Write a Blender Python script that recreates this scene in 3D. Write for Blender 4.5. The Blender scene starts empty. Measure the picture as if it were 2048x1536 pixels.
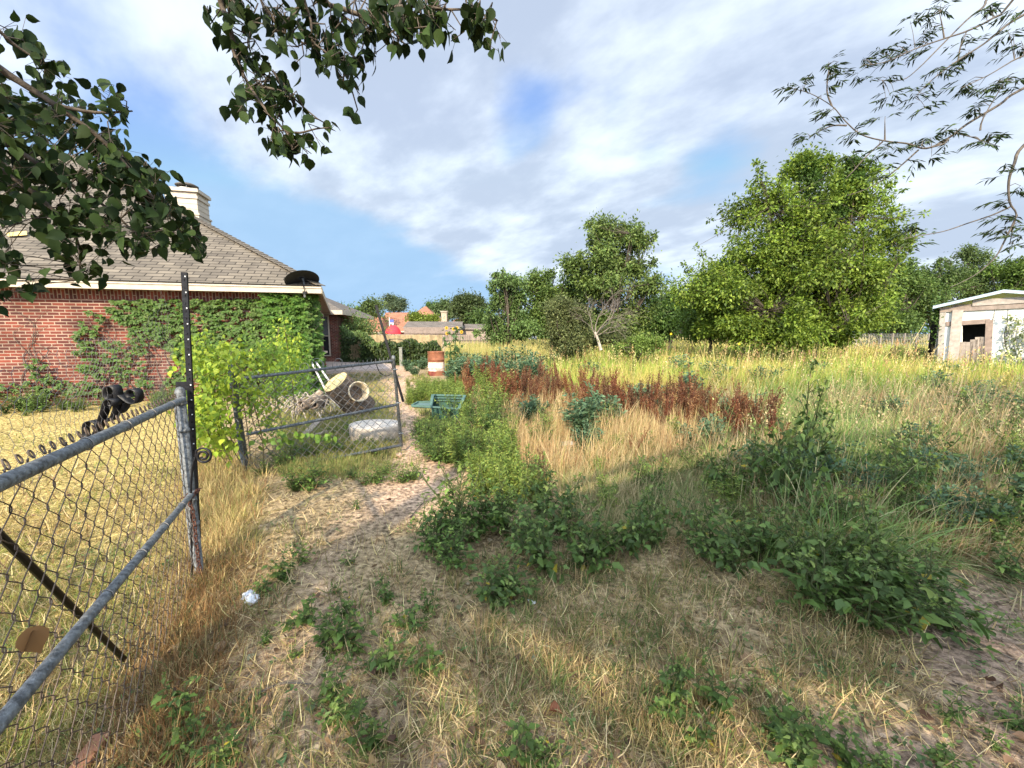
import bpy, math, random
import numpy as np
from mathutils import Vector

# ------------------------------------------------------------------ camera, world, sun
SC = bpy.context.scene
EYE = 1.55; FPX = 800.0; PITCH = math.atan(103/800)
cam_d = bpy.data.cameras.new('camera'); cam = bpy.data.objects.new('camera', cam_d)
SC.collection.objects.link(cam); SC.camera = cam
cam.location = (0, 0, EYE); cam.rotation_euler = (math.pi/2-PITCH, 0, 0)
cam_d.sensor_width = 36; cam_d.lens = 36*FPX/2048; cam_d.clip_start = 0.02; cam_d.clip_end = 2000

SUN_AZ, SUN_EL = math.radians(9), math.radians(32)     # azimuth: to the left of straight behind the camera
SUNV = Vector((-math.sin(SUN_AZ)*math.cos(SUN_EL), -math.cos(SUN_AZ)*math.cos(SUN_EL), math.sin(SUN_EL)))
sun_d = bpy.data.lights.new('sun', 'SUN'); sun = bpy.data.objects.new('sun', sun_d); SC.collection.objects.link(sun)
sun_d.energy = 4.9; sun_d.angle = math.radians(0.7); sun_d.color = (1.0, .85, .62)
sun.rotation_euler = (-SUNV).to_track_quat('-Z', 'Y').to_euler()

W = bpy.data.worlds.new('World'); SC.world = W; W.use_nodes = True
nt = W.node_tree; N = nt.nodes; L = nt.links
for n in list(N): N.remove(n)
def nd(t, **k):
    n = N.new(t)
    for a, v in k.items(): setattr(n, a, v)
    return n
def mth(op, a, b=None, c=None, clamp=False):
    n = N.new('ShaderNodeMath'); n.operation = op; n.use_clamp = clamp
    for i, v in enumerate((a, b, c)):
        if v is None: continue
        if isinstance(v, (int, float)): n.inputs[i].default_value = v
        else: L.new(v, n.inputs[i])
    return n.outputs[0]
out = nd('ShaderNodeOutputWorld'); bg = nd('ShaderNodeBackground'); L.new(bg.outputs[0], out.inputs[0])
sky = nd('ShaderNodeTexSky', sky_type='NISHITA'); sky.sun_disc = False
sky.sun_elevation = SUN_EL; sky.sun_rotation = math.atan2(SUNV.x, SUNV.y)
sky.air_density = 1.0; sky.dust_density = 0.4; sky.ozone_density = 2.0
tc = nd('ShaderNodeTexCoord'); sep = nd('ShaderNodeSeparateXYZ'); L.new(tc.outputs['Generated'], sep.inputs[0])
X_, Y_, Z_ = sep.outputs
zz = mth('ADD', mth('MAXIMUM', Z_, 0.0), 0.24)
u = mth('DIVIDE', X_, zz); v = mth('DIVIDE', Y_, zz)
ca, sa = .74, .67          # clouds drawn out along (-.74,.67)
al = mth('ADD', mth('MULTIPLY', u, -ca), mth('MULTIPLY', v, sa)); ac = mth('ADD', mth('MULTIPLY', u, sa), mth('MULTIPLY', v, ca))
cmb = nd('ShaderNodeCombineXYZ'); L.new(mth('MULTIPLY', al, .72), cmb.inputs[0]); L.new(mth('MULTIPLY', ac, 1.05), cmb.inputs[1])
cmb.inputs[2].default_value = 21.6
def noise(sc, det, rough, dist=0.0, vec=None):
    n = nd('ShaderNodeTexNoise'); n.inputs['Scale'].default_value = sc; n.inputs['Detail'].default_value = det
    n.inputs['Roughness'].default_value = rough; n.inputs['Distortion'].default_value = dist
    L.new(vec or cmb.outputs[0], n.inputs['Vector']); return n.outputs['Fac']
n1 = noise(1.0, 6, .52, .15); n2 = noise(2.2, 6, .58); n3 = noise(2.0, 6, .54)
wn = nd('ShaderNodeTexNoise'); wn.inputs['Scale'].default_value = 2.4; wn.inputs['Detail'].default_value = 2; L.new(tc.outputs['Generated'], wn.inputs['Vector'])
ws = nd('ShaderNodeVectorMath', operation='MULTIPLY_ADD'); L.new(wn.outputs['Color'], ws.inputs[0]); ws.inputs[1].default_value = (.3, .3, .3); ws.inputs[2].default_value = (-.15, -.15, -.15)
wv = nd('ShaderNodeVectorMath', operation='ADD'); L.new(tc.outputs['Generated'], wv.inputs[0]); L.new(ws.outputs[0], wv.inputs[1]); wnm = nd('ShaderNodeVectorMath', operation='NORMALIZE'); L.new(wv.outputs[0], wnm.inputs[0]); WV = wnm.outputs[0]
def blob(px, py, r):       # soft spot round a direction of the sky
    d = Vector(((px-1024)/FPX, math.cos(PITCH)+(768-py)/FPX*math.sin(PITCH), -math.sin(PITCH)+(768-py)/FPX*math.cos(PITCH))).normalized()
    vm = nd('ShaderNodeVectorMath', operation='DOT_PRODUCT'); L.new(WV, vm.inputs[0]); vm.inputs[1].default_value = d
    mr = nd('ShaderNodeMapRange'); mr.interpolation_type = 'SMOOTHSTEP'; L.new(vm.outputs['Value'], mr.inputs['Value'])
    mr.inputs['From Min'].default_value = math.cos(math.radians(r)); mr.inputs['From Max'].default_value = 1.0
    return mr.outputs[0]
cov = mth('ADD', mth('MULTIPLY', n1, 1.3), mth('MULTIPLY', n3, .7)); cov = mth('ADD', cov, -.38)
for (px, py, r, a) in ((540, 670, 29, -.60), (840, 640, 16, -.25), (330, 330, 14, -.10), (1010, 245, 8, -.22), (1085, 185, 8, -.16), (1200, 90, 9, -.14), (1060, 100, 7, .10), (1290, 240, 7, -.18), (1400, 330, 8, -.20), (1520, 300, 8, -.22), (960, 330, 6, -.10), (1130, 40, 12, .08), (1750, 120, 24, .16), (640, 200, 16, .10), (880, 330, 16, .10), (1250, 260, 13, .14), (200, 60, 24, .06), (700, 250, 22, .10), (1950, 330, 30, .14), (1000, 430, 18, .10)):
    cov = mth('ADD', cov, mth('MULTIPLY', blob(px, py, r), a))
mr = nd('ShaderNodeMapRange'); mr.interpolation_type = 'SMOOTHSTEP'; L.new(cov, mr.inputs['Value'])
mr.inputs['From Min'].default_value = .38; mr.inputs['From Max'].default_value = .70
cloudfac = mth('ADD', mth('MULTIPLY', mr.outputs[0], .80), .10)
shade = nd('ShaderNodeMapRange'); shade.interpolation_type = 'SMOOTHSTEP'
L.new(mth('ADD', n2, mth('MULTIPLY', n1, .5)), shade.inputs['Value']); shade.inputs['From Min'].default_value = .58; shade.inputs['From Max'].default_value = .88
cc = nd('ShaderNodeMix', data_type='RGBA'); L.new(shade.outputs[0], cc.inputs['Factor'])
SKY_K = 1/.15*.93
cc.inputs['A'].default_value = (.64*SKY_K, .71*SKY_K, .79*SKY_K, 1); cc.inputs['B'].default_value = (.36*SKY_K, .42*SKY_K, .52*SKY_K, 1)
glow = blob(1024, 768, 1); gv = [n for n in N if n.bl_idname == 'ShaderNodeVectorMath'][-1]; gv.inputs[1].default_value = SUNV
glm = [n for n in N if n.bl_idname == 'ShaderNodeMapRange'][-1]; glm.inputs['From Min'].default_value = -.1     # clouds brighten towards the sun, behind the camera; boosted unseen to lift the shade
mx = nd('ShaderNodeMix', data_type='RGBA'); L.new(cloudfac, mx.inputs['Factor']); sk2 = nd('ShaderNodeVectorMath', operation='MULTIPLY'); L.new(sky.outputs[0], sk2.inputs[0]); sk2.inputs[1].default_value = (.74, .80, .94); sk3 = nd('ShaderNodeVectorMath', operation='MINIMUM'); L.new(sk2.outputs[0], sk3.inputs[0]); sk3.inputs[1].default_value = (1.5, 2.45, 3.6); L.new(sk3.outputs[0], mx.inputs['A'])
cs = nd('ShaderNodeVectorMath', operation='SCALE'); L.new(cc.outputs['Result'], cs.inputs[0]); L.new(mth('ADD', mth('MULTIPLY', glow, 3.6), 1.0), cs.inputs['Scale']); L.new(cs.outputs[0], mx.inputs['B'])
L.new(mx.outputs['Result'], bg.inputs['Color']); bg.inputs['Strength'].default_value = .15
SC.view_settings.view_transform = 'Standard'; SC.view_settings.look = 'None'; SC.view_settings.exposure = 0.85; SC.view_settings.gamma = 1

# ------------------------------------------------------------------ helpers
R = np.random.default_rng(11); random.seed(5)
COL = SC.collection
cp, sp_ = math.cos(PITCH), math.sin(PITCH)
def ray(px, py):
    a = (px-1024)/FPX; b = (768-py)/FPX
    return np.array((a, cp+b*sp_, -sp_+b*cp))
def G(px, py, z=0.0):
    d = ray(px, py); t = (z-EYE)/d[2]; return np.array((d[0]*t, d[1]*t, z))
def D(px, py, Y):
    d = ray(px, py); t = Y/d[1]; return np.array((d[0]*t, Y, EYE+d[2]*t))
def VP(px, py, A, B):       # point on the upright plane through A and B
    n = np.array((B[1]-A[1], -(B[0]-A[0]))); d = ray(px, py)
    t = (n[0]*A[0]+n[1]*A[1])/(n[0]*d[0]+n[1]*d[1]); return np.array((d[0]*t, d[1]*t, EYE+d[2]*t))
def proj(x, y, z=0.0):
    zc = y*cp-(z-EYE)*sp_; zc = np.where(zc < .05, .05, zc)
    return 1024+FPX*x/zc, 768-FPX*(y*sp_+(z-EYE)*cp)/zc
def gz(x, y):               # height of the ground
    r = np.hypot(x, y)
    return (.035*np.sin(x*.9+1.3)*np.cos(y*.7+.4)+.018*np.sin(x*2.7+y*1.9)+.008*np.sin(x*7.1-y*6.3)*np.cos(y*5.7))*np.clip(1.4-r/40, 0, 1)
def on(p, dz=0.0):
    return np.array((p[0], p[1], float(gz(p[0], p[1]))+dz))

class Geo:
    def __init__(s): s.V = []; s.F = []; s.C = []; s.T = []; s.n = 0
    def add(s, V, F, C=(1, 1, 1), T=None):
        V = np.asarray(V, float).reshape(-1, 3); F = np.asarray(F, int).reshape(-1, 3)
        C = np.broadcast_to(np.asarray(C, float), V.shape); s.V.append(V); s.F.append(F+s.n); s.C.append(C)
        s.T.append(V if T is None else np.asarray(T, float).reshape(-1, 3)); s.n += len(V); return s
    def poly(s, pts, C=(1, 1, 1), T=None):
        k = len(pts); return s.add(pts, [(0, i, i+1) for i in range(1, k-1)], C, T)
    def box(s, c, size, rz=0.0, C=(1, 1, 1), M=None):
        x, y, z = [q/2 for q in size]
        v = np.array([(a*x, b*y, d*z) for a in (-1, 1) for b in (-1, 1) for d in (-1, 1)])
        if M is not None: w = v@np.array(M).T
        else:
            w = v.copy(); w[:, 0] = v[:, 0]*math.cos(rz)-v[:, 1]*math.sin(rz); w[:, 1] = v[:, 0]*math.sin(rz)+v[:, 1]*math.cos(rz)
        f = []
        for q in ((0, 1, 3, 2), (4, 6, 7, 5), (0, 4, 5, 1), (2, 3, 7, 6), (0, 2, 6, 4), (1, 5, 7, 3)): f += [(q[0], q[1], q[2]), (q[0], q[2], q[3])]
        w = w+np.array(c); V = []; F = []
        for k, t in enumerate(f): V += [w[i] for i in t]; F.append((3*k, 3*k+1, 3*k+2))
        return s.add(V, F, C)
    def beam(s, a, b, w, h, C=(1, 1, 1), up=(0, 0, 1)):
        a = np.array(a, float); b = np.array(b, float); d = b-a; l = np.linalg.norm(d); d /= l
        sd = np.cross(d, up); sd /= max(np.linalg.norm(sd), 1e-6); u_ = np.cross(sd, d)
        return s.box((a+b)/2, (l, w, h), C=C, M=np.array([d, sd, u_]).T)
    def tube(s, P, r, k=6, C=(1, 1, 1), closed=False, caps=True):
        P = np.asarray(P, float); n = len(P); r = np.broadcast_to(np.asarray(r, float), (n,))
        if closed: T = np.roll(P, -1, 0)-np.roll(P, 1, 0)
        else: T = np.gradient(P, axis=0)
        T /= np.maximum(np.linalg.norm(T, axis=1, keepdims=True), 1e-9)
        ref = np.array((0, 0, 1.)) if abs(T[0][2]) < .9 else np.array((1., 0, 0))
        u = np.cross(T[0], ref); u /= np.linalg.norm(u); Us = []
        for t in T:
            u = u-t*np.dot(u, t); u /= max(np.linalg.norm(u), 1e-9); Us.append(u)
        U = np.array(Us); Wv = np.cross(T, U); a = np.arange(k)*2*math.pi/k
        V = P[:, None]+r[:, None, None]*(np.cos(a)[None, :, None]*U[:, None]+np.sin(a)[None, :, None]*Wv[:, None])
        V = V.reshape(-1, 3); m = n if closed else n-1
        i = np.arange(m)[:, None]; j = np.arange(k)[None]; i2 = (i+1) % n
        q = np.stack(np.broadcast_arrays(i*k+j, i*k+(j+1) % k, i2*k+(j+1) % k, i2*k+j), -1).reshape(-1, 4)
        F = np.concatenate((q[:, [0, 1, 2]], q[:, [0, 2, 3]])); V = list(V); F = list(F)
        if caps and not closed:
            for e, o in ((0, 0), (n-1, (n-1)*k)):
                V.append(P[e]); c = len(V)-1
                F += [(c, o+x, o+(x+1) % k) for x in range(k)]
        return s.add(np.array(V), np.array(F), C)
    def lathe(s, prof, k=20, C=(1, 1, 1), M=None, o=(0, 0, 0), cols=None):
        a = np.arange(k)*2*math.pi/k; V = []; T = []; Cc = []
        for i, (r, z) in enumerate(prof):
            for t in a: V.append((r*math.cos(t), r*math.sin(t), z)); T.append((t/(2*math.pi), z, r)); Cc.append(cols[i] if cols else C)
        F = []
        for i in range(len(prof)-1):
            for j in range(k):
                A, B = i*k+j, i*k+(j+1) % k; F += [(A, B, B+k), (A, B+k, A+k)]
        V = np.array(V)
        if M is not None: V = V@np.array(M).T
        return s.add(V+np.array(o), F, np.array(Cc), T)
    def leaves(s, tpl, P, A, Nn, sc, C):
        """scatter a leaf template: P base points, A axis of the blade, Nn face normal, sc size, C colour"""
        tv, tf = tpl; P = np.asarray(P, float); n = len(P)
        if n == 0: return s
        A = np.asarray(A, float); A = A/np.maximum(np.linalg.norm(A, axis=1, keepdims=True), 1e-9)
        Nn = np.asarray(Nn, float); S = np.cross(A, Nn); S = S/np.maximum(np.linalg.norm(S, axis=1, keepdims=True), 1e-9); U = np.cross(S, A)
        sc = np.broadcast_to(np.asarray(sc, float), (n,))
        V = P[:, None]+sc[:, None, None]*(tv[None, :, 0, None]*S[:, None]+tv[None, :, 1, None]*A[:, None]+tv[None, :, 2, None]*U[:, None])
        F = (tf[None]+(np.arange(n)*len(tv))[:, None, None]).reshape(-1, 3)
        return s.add(V.reshape(-1, 3), F, np.repeat(np.broadcast_to(C, (n, 3)), len(tv), axis=0))
    def blades(s, P, H, lean, bend, Wd, C, segs=3, C2=None):
        """grass blades: P base, H length, lean horizontal direction vector (its size = how far it leans), bend extra droop"""
        n = len(P); H = np.broadcast_to(H, (n,)); Wd = np.broadcast_to(Wd, (n,)); bend = np.broadcast_to(bend, (n,))
        a = R.uniform(0, 2*math.pi, n); side = np.stack((np.cos(a), np.sin(a), np.zeros(n)), 1)
        V = []; Cc = []
        for k in range(segs+1):
            t = k/segs; hz = lean*t+lean*bend[:, None]*t*t
            z = t*np.sqrt(np.maximum(1-np.minimum(np.linalg.norm(hz, axis=1)/max(t, .01), .97)**2, .03))-bend*.25*t**3
            c = np.stack((P[:, 0]+hz[:, 0]*H, P[:, 1]+hz[:, 1]*H, P[:, 2]+z*H), 1)
            w = Wd*(1-.85*t**1.6)
            V.append(c-side*w[:, None]/2); V.append(c+side*w[:, None]/2)
            cl = C if C2 is None else C*(1-t)+C2*t
            Cc.append(cl); Cc.append(cl)
        k = 2*(segs+1); V = np.stack(V, 1).reshape(-1, 3); Cc = np.stack(Cc, 1).reshape(-1, 3)
        tf = np.array([f for i in range(segs) for f in ((2*i, 2*i+1, 2*i+3), (2*i, 2*i+3, 2*i+2))])
        F = (tf[None]+(np.arange(n)*k)[:, None, None]).reshape(-1, 3)
        return s.add(V, F, Cc)
    def mesh(s, name, smooth=False):
        V = np.concatenate(s.V); F = np.concatenate(s.F); C = np.concatenate(s.C); T = np.concatenate(s.T)
        me = bpy.data.meshes.new(name); me.vertices.add(len(V)); me.vertices.foreach_set('co', V.ravel().astype(np.float32))
        me.loops.add(F.size); me.loops.foreach_set('vertex_index', F.ravel().astype(np.int32))
        me.polygons.add(len(F)); me.polygons.foreach_set('loop_start', (np.arange(len(F))*3).astype(np.int32))
        ca_ = me.color_attributes.new('Col', 'FLOAT_COLOR', 'POINT')
        ca_.data.foreach_set('color', np.concatenate((C, np.ones((len(C), 1))), 1).ravel().astype(np.float32))
        ta = me.attributes.new('tc', 'FLOAT_VECTOR', 'POINT'); ta.data.foreach_set('vector', T.ravel().astype(np.float32))
        me.update(calc_edges=True)
        if smooth: me.polygons.foreach_set('use_smooth', np.ones(len(F), bool))
        return me
    def build(s, name, mat, parent=None, smooth=False, origin=None):
        if origin is not None:
            s.V = [v_-np.array(origin) for v_ in s.V]
        me = s.mesh(name, smooth); me.materials.append(mat)
        o = bpy.data.objects.new(name, me); COL.objects.link(o)
        if origin is not None and parent is None: o.location = origin
        if parent is not None: o.parent = parent
        return o

def tag(o, label=None, cat=None, group=None, kind=None):
    if label: o['label'] = label
    if cat: o['category'] = cat
    if group: o['group'] = group
    if kind: o['kind'] = kind
    return o
def thing(name, loc, label, cat, group=None):
    o = bpy.data.objects.new(name, None); COL.objects.link(o); o.location = loc; o.empty_display_size = .1
    return tag(o, label, cat, group)
def copy_tree(o, parent=None):
    c = o.copy(); COL.objects.link(c)
    if parent is not None: c.parent = parent
    for ch in list(KIDS.get(o.name, [])): copy_tree(ch, c)
    return c
KIDS = {}
def part(g, name, mat, root, smooth=False, world=True):
    """a part built in world coordinates, hung under its thing"""
    org = np.array(root.location) if world else np.zeros(3)
    p = root.parent
    if world and p is not None: org = org+np.array(p.location)
    o = g.build(name, mat, root, smooth, origin=org); KIDS.setdefault(root.name, []).append(o); return o
def sub(g, name, mat, root_thing, parent, smooth=False):
    """a sub-part: parent sits at its thing's origin, so coordinates are relative to the thing"""
    o = g.build(name, mat, parent, smooth, origin=np.array(root_thing.location)); return o

# ------------------------------------------------------------------ materials
def mat(name, col=(.5, .5, .5), rough=.7, metal=0.0, attr=False, trans=0.0, nscale=0, namt=.25, bump=0.0, bscale=40, spec=.3, hue=None, coord='Object', back=None):
    m = bpy.data.materials.new(name); m.use_nodes = True; t = m.node_tree; n = t.nodes; l = t.links
    b = n['Principled BSDF']; b.inputs['Roughness'].default_value = rough; b.inputs['Metallic'].default_value = metal
    b.inputs['Specular IOR Level'].default_value = spec
    if attr:
        a = n.new('ShaderNodeAttribute'); a.attribute_name = 'Col'; c = a.outputs['Color']
    else:
        a = n.new('ShaderNodeRGB'); a.outputs[0].default_value = (*col, 1); c = a.outputs[0]
    tcn = n.new('ShaderNodeTexCoord')
    if nscale:
        no = n.new('ShaderNodeTexNoise'); no.inputs['Scale'].default_value = nscale; no.inputs['Detail'].default_value = 6; l.new(tcn.outputs[coord], no.inputs['Vector'])
        mr = n.new('ShaderNodeMapRange'); mr.inputs['From Min'].default_value = .3; mr.inputs['From Max'].default_value = .7
        mr.inputs['To Min'].default_value = 1-namt; mr.inputs['To Max'].default_value = 1+namt; l.new(no.outputs['Fac'], mr.inputs['Value'])
        vm = n.new('ShaderNodeVectorMath'); vm.operation = 'SCALE'; l.new(c, vm.inputs[0]); l.new(mr.outputs[0], vm.inputs['Scale']); c = vm.outputs[0]
        if hue:
            no2 = n.new('ShaderNodeTexNoise'); no2.inputs['Scale'].default_value = nscale*.37; no2.inputs['Detail'].default_value = 5; l.new(tcn.outputs[coord], no2.inputs['Vector'])
            r2 = n.new('ShaderNodeMapRange'); r2.inputs['From Min'].default_value = .5; r2.inputs['From Max'].default_value = .62; l.new(no2.outputs['Fac'], r2.inputs['Value'])
            mx = n.new('ShaderNodeMix'); mx.data_type = 'RGBA'; l.new(r2.outputs[0], mx.inputs['Factor']); l.new(c, mx.inputs['A']); mx.inputs['B'].default_value = (*hue, 1); c = mx.outputs['Result']
    l.new(c, b.inputs['Base Color'])
    if bump:
        nb = n.new('ShaderNodeTexNoise'); nb.inputs['Scale'].default_value = bscale; nb.inputs['Detail'].default_value = 5; l.new(tcn.outputs[coord], nb.inputs['Vector'])
        bp = n.new('ShaderNodeBump'); bp.inputs['Strength'].default_value = bump; bp.inputs['Distance'].default_value = .02; l.new(nb.outputs['Fac'], bp.inputs['Height']); l.new(bp.outputs[0], b.inputs['Normal'])
    if trans:
        tr = n.new('ShaderNodeBsdfTranslucent'); l.new(c, tr.inputs['Color']); ms = n.new('ShaderNodeMixShader'); ms.inputs[0].default_value = trans
        l.new(b.outputs[0], ms.inputs[1]); l.new(tr.outputs[0], ms.inputs[2]); l.new(ms.outputs[0], n['Material Output'].inputs[0])
    return m
def brickmat(name, c1, c2, mortar, bw, bh, ms=.012, rough=.85, bump=.6, noise_amt=.3, offset=.5, bias=0.0, sq=1.0):
    m = bpy.data.materials.new(name); m.use_nodes = True; t = m.node_tree; n = t.nodes; l = t.links; b = n['Principled BSDF']
    b.inputs['Roughness'].default_value = rough; b.inputs['Specular IOR Level'].default_value = .2
    a = n.new('ShaderNodeAttribute'); a.attribute_name = 'tc'
    br = n.new('ShaderNodeTexBrick'); br.offset = offset; br.inputs['Scale'].default_value = 1; br.inputs['Brick Width'].default_value = bw; br.inputs['Row Height'].default_value = bh
    br.inputs['Mortar Size'].default_value = ms; br.inputs['Mortar Smooth'].default_value = .15; br.inputs['Bias'].default_value = bias
    br.inputs['Color1'].default_value = (*c1, 1); br.inputs['Color2'].default_value = (*c2, 1); br.inputs['Mortar'].default_value = (*mortar, 1)
    no0 = n.new('ShaderNodeTexNoise'); no0.inputs['Scale'].default_value = 5; l.new(a.outputs['Vector'], no0.inputs['Vector'])
    vs = n.new('ShaderNodeVectorMath'); vs.operation = 'MULTIPLY_ADD'; l.new(no0.outputs['Color'], vs.inputs[0]); vs.inputs[1].default_value = (.008, .008, 0); l.new(a.outputs['Vector'], vs.inputs[2])
    l.new(vs.outputs[0], br.inputs['Vector'])
    no = n.new('ShaderNodeTexNoise'); no.inputs['Scale'].default_value = 1.6; no.inputs['Detail'].default_value = 8; l.new(a.outputs['Vector'], no.inputs['Vector'])
    mr = n.new('ShaderNodeMapRange'); mr.inputs['From Min'].default_value = .3; mr.inputs['From Max'].default_value = .7; mr.inputs['To Min'].default_value = 1-noise_amt; mr.inputs['To Max'].default_value = 1+noise_amt; l.new(no.outputs['Fac'], mr.inputs['Value'])
    vm = n.new('ShaderNodeVectorMath'); vm.operation = 'SCALE'; l.new(br.outputs['Color'], vm.inputs[0]); l.new(mr.outputs[0], vm.inputs['Scale']); l.new(vm.outputs[0], b.inputs['Base Color'])
    bp = n.new('ShaderNodeBump'); bp.invert = True; bp.inputs['Strength'].default_value = bump; bp.inputs['Distance'].default_value = .01; l.new(br.outputs['Fac'], bp.inputs['Height']); l.new(bp.outputs[0], b.inputs['Normal'])
    return m
M_leaf = mat('leaf', attr=True, rough=.55, trans=.38, spec=.35)
M_darkleaf = mat('dark_leaf', attr=True, rough=.65, trans=.16, spec=.12)
M_grass = mat('grass_blade', attr=True, rough=.75, trans=.3, spec=.15)
M_bark = mat('bark', (.085, .068, .052), .9, nscale=18, namt=.5, bump=.6, bscale=30)
M_twig = mat('twig', (.10, .085, .07), .85, nscale=25, namt=.4)
M_paleTwig = mat('pale_wood', (.36, .31, .25), .85, nscale=20, namt=.4)
M_galv = mat('galvanised_steel', (.15, .16, .165), .62, .35, nscale=55, namt=.6, bump=.4, bscale=120, spec=.5)
M_wire = mat('rusted_wire', (.13, .095, .07), .65, .3, nscale=14, namt=.6)
M_thinwire = mat('thin_wire', (.20, .19, .18), .6, .5)
M_black = mat('black_iron', (.012, .012, .014), .45, .2, nscale=40, namt=.3, bump=.2)
M_rust = mat('rusty_iron', (.11, .05, .035), .85, .2, nscale=50, namt=.6, bump=.5, bscale=90)
M_brick = brickmat('brick_wall', (.17, .042, .027), (.065, .022, .02), (.26, .19, .145), .205, .066, .009, noise_amt=.5)
M_shingle = brickmat('roof_shingle', (.165, .14, .108), (.105, .09, .072), (.04, .034, .027), .34, .145, .012, bump=.9, noise_amt=.22)
M_shingle2 = brickmat('dark_shingle', (.17, .145, .125), (.12, .105, .09), (.05, .045, .04), .34, .15, .01, bump=.5, noise_amt=.2)
M_redroof = brickmat('red_shingle', (.30, .14, .085), (.24, .11, .07), (.17, .08, .055), .6, .3, .015, bump=.2, noise_amt=.12)
M_cream = mat('cream_trim', (.44, .38, .30), .6, nscale=6, namt=.12)
M_woodfence = brickmat('weathered_boards', (.30, .24, .20), (.22, .175, .15), (.07, .055, .045), .14, 4.0, .008, bump=.4, noise_amt=.25, offset=0)
M_glass = mat('dark_glass', (.02, .022, .025), .12, spec=.6)
M_white = mat('white_board', (.66, .66, .62), .6, nscale=4, namt=.10, hue=None)
M_oldwood = mat('old_wood', (.27, .20, .15), .85, nscale=9, namt=.35, bump=.3)
M_tin = mat('tin_roof', (.42, .52, .56), .4, .35, nscale=5, namt=.15)
M_dark = mat('dark_recess', (.015, .014, .013), .9)
M_attr = mat('painted_surface', attr=True, rough=.7, nscale=9, namt=.22, bump=.2)

# leaf shapes (x across, y along, z lift)
def tplarr(v, f): return np.array(v, float), np.array(f)
T_simple = tplarr([(0, 0, 0), (-.27, .42, .07), (0, 1, -.08), (.27, .42, .07)], [(0, 2, 1), (0, 3, 2)])
T_narrow = tplarr([(0, 0, 0), (-.10, .4, .03), (0, 1, -.14), (.10, .4, .03)], [(0, 2, 1), (0, 3, 2)])
T_ovate = tplarr([(0, 0, 0), (-.24, .10, .05), (-.38, .34, .09), (-.30, .60, .07), (-.13, .82, .0), (0, 1.06, -.10), (.13, .82, 0), (.32, .60, .07), (.38, .34, .09), (.24, .10, .05), (0, .5, 0), (0, .12, 0)],
    [(0, 11, 1), (1, 11, 2), (2, 11, 10), (2, 10, 3), (3, 10, 4), (4, 10, 5), (5, 10, 6), (6, 10, 7), (7, 10, 8), (8, 10, 11), (8, 11, 9), (9, 11, 0)])
T_diam = tplarr([(0, -.25, 0), (0, 0, 0), (-.12, .10, .02), (-.33, .34, .06), (-.22, .5, .05), (-.14, .78, .02), (0, 1, -.08), (.14, .78, .02), (.22, .5, .05), (.33, .34, .06), (.12, .10, .02), (0, .45, 0)],
    [(1, 11, 2), (2, 11, 3), (3, 11, 4), (4, 11, 5), (5, 11, 6), (6, 11, 7), (7, 11, 8), (8, 11, 9), (9, 11, 10), (10, 11, 1)])
def rdir(n, zmin=-1.0, zmax=1.0):
    a = R.uniform(0, 2*math.pi, n); z = R.uniform(zmin, zmax, n); r = np.sqrt(np.maximum(1-z*z, 0)); return np.stack((r*np.cos(a), r*np.sin(a), z), 1)
def colvar(base, n, amt=.25, hue=.12):
    base = np.asarray(base, float); k = R.uniform(1-amt, 1+amt, (n, 1)); h = R.uniform(1-hue, 1+hue, (n, 3)); return np.clip(base*k*h, 0, 1)
def colmix(cols, n, w=None, amt=.2):
    cols = np.asarray(cols, float); i = R.choice(len(cols), n, p=w); return np.clip(cols[i]*R.uniform(1-amt, 1+amt, (n, 1))*R.uniform(.93, 1.07, (n, 3)), 0, 1)
def smooth_path(P, k=6):
    P = np.asarray(P, float); n = len(P); t = np.linspace(0, n-1, (n-1)*k+1); i = np.clip(t.astype(int), 0, n-2); f = (t-i)[:, None]
    p0 = P[np.clip(i-1, 0, n-1)]; p1 = P[i]; p2 = P[i+1]; p3 = P[np.clip(i+2, 0, n-1)]
    return .5*((2*p1)+(-p0+p2)*f+(2*p0-5*p1+4*p2-p3)*f**2+(-p0+3*p1-3*p2+p3)*f**3)
def vn(x, y, s, seed=0):     # cheap smooth noise 0..1
    x = x*s+seed*3.7; y = y*s+seed*1.9
    return .5+.25*(np.sin(x+1.7*np.sin(y*.7+seed))*np.cos(y*1.1+1.3*np.sin(x*.6))+np.sin(x*2.3+y*1.7+seed)*np.cos(y*2.9-x*.9)*.6+np.sin(5.1*x-3.7*y)*.3)
# ------------------------------------------------------------------ ground
def zone_bare(px, py, x, y):
    """how bare the earth is, 0..1, for ground points (px,py = where the photo shows them)"""
    n = vn(x, y, 2.2, 1)-.5; n2 = vn(x, y, 5.5, 2)-.5
    def soft(v): return np.clip(v, 0, 1)
    path_c = np.interp(py, [735, 800, 880, 940, 1000, 1060, 1130, 1250, 1400, 1536], [800, 806, 838, 850, 800, 700, 660, 640, 560, 500])
    path_w = np.interp(py, [735, 800, 880, 940, 1000, 1060, 1130, 1250, 1400, 1536], [28, 26, 34, 80, 85, 60, 50, 60, 240, 320])
    b = soft(1.5-np.abs(px-path_c)/path_w+n*1.1+n2*.8)*np.interp(py, [735, 980, 1060, 1536], [1, 1, .42, .58])
    tr = soft(1.3-np.abs((px-1980)-(py-1330)*.25)/190-np.abs(py-1330)/400+n+.6*n2)*(px > 1500)
    bl = soft(1.25-np.hypot((px-1750)/420, (py-1560)/130)+n*.8+n2)
    bm = soft(1.1-np.hypot((px-1150)/90, (py-905)/28)+n*.5)
    b2 = soft(1.15-np.hypot((px-1120)/330, (py-1560)/120)+n+n2)
    return np.clip(np.maximum.reduce([b, tr, bl, bm, b2*.8]), 0, 1)
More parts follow.
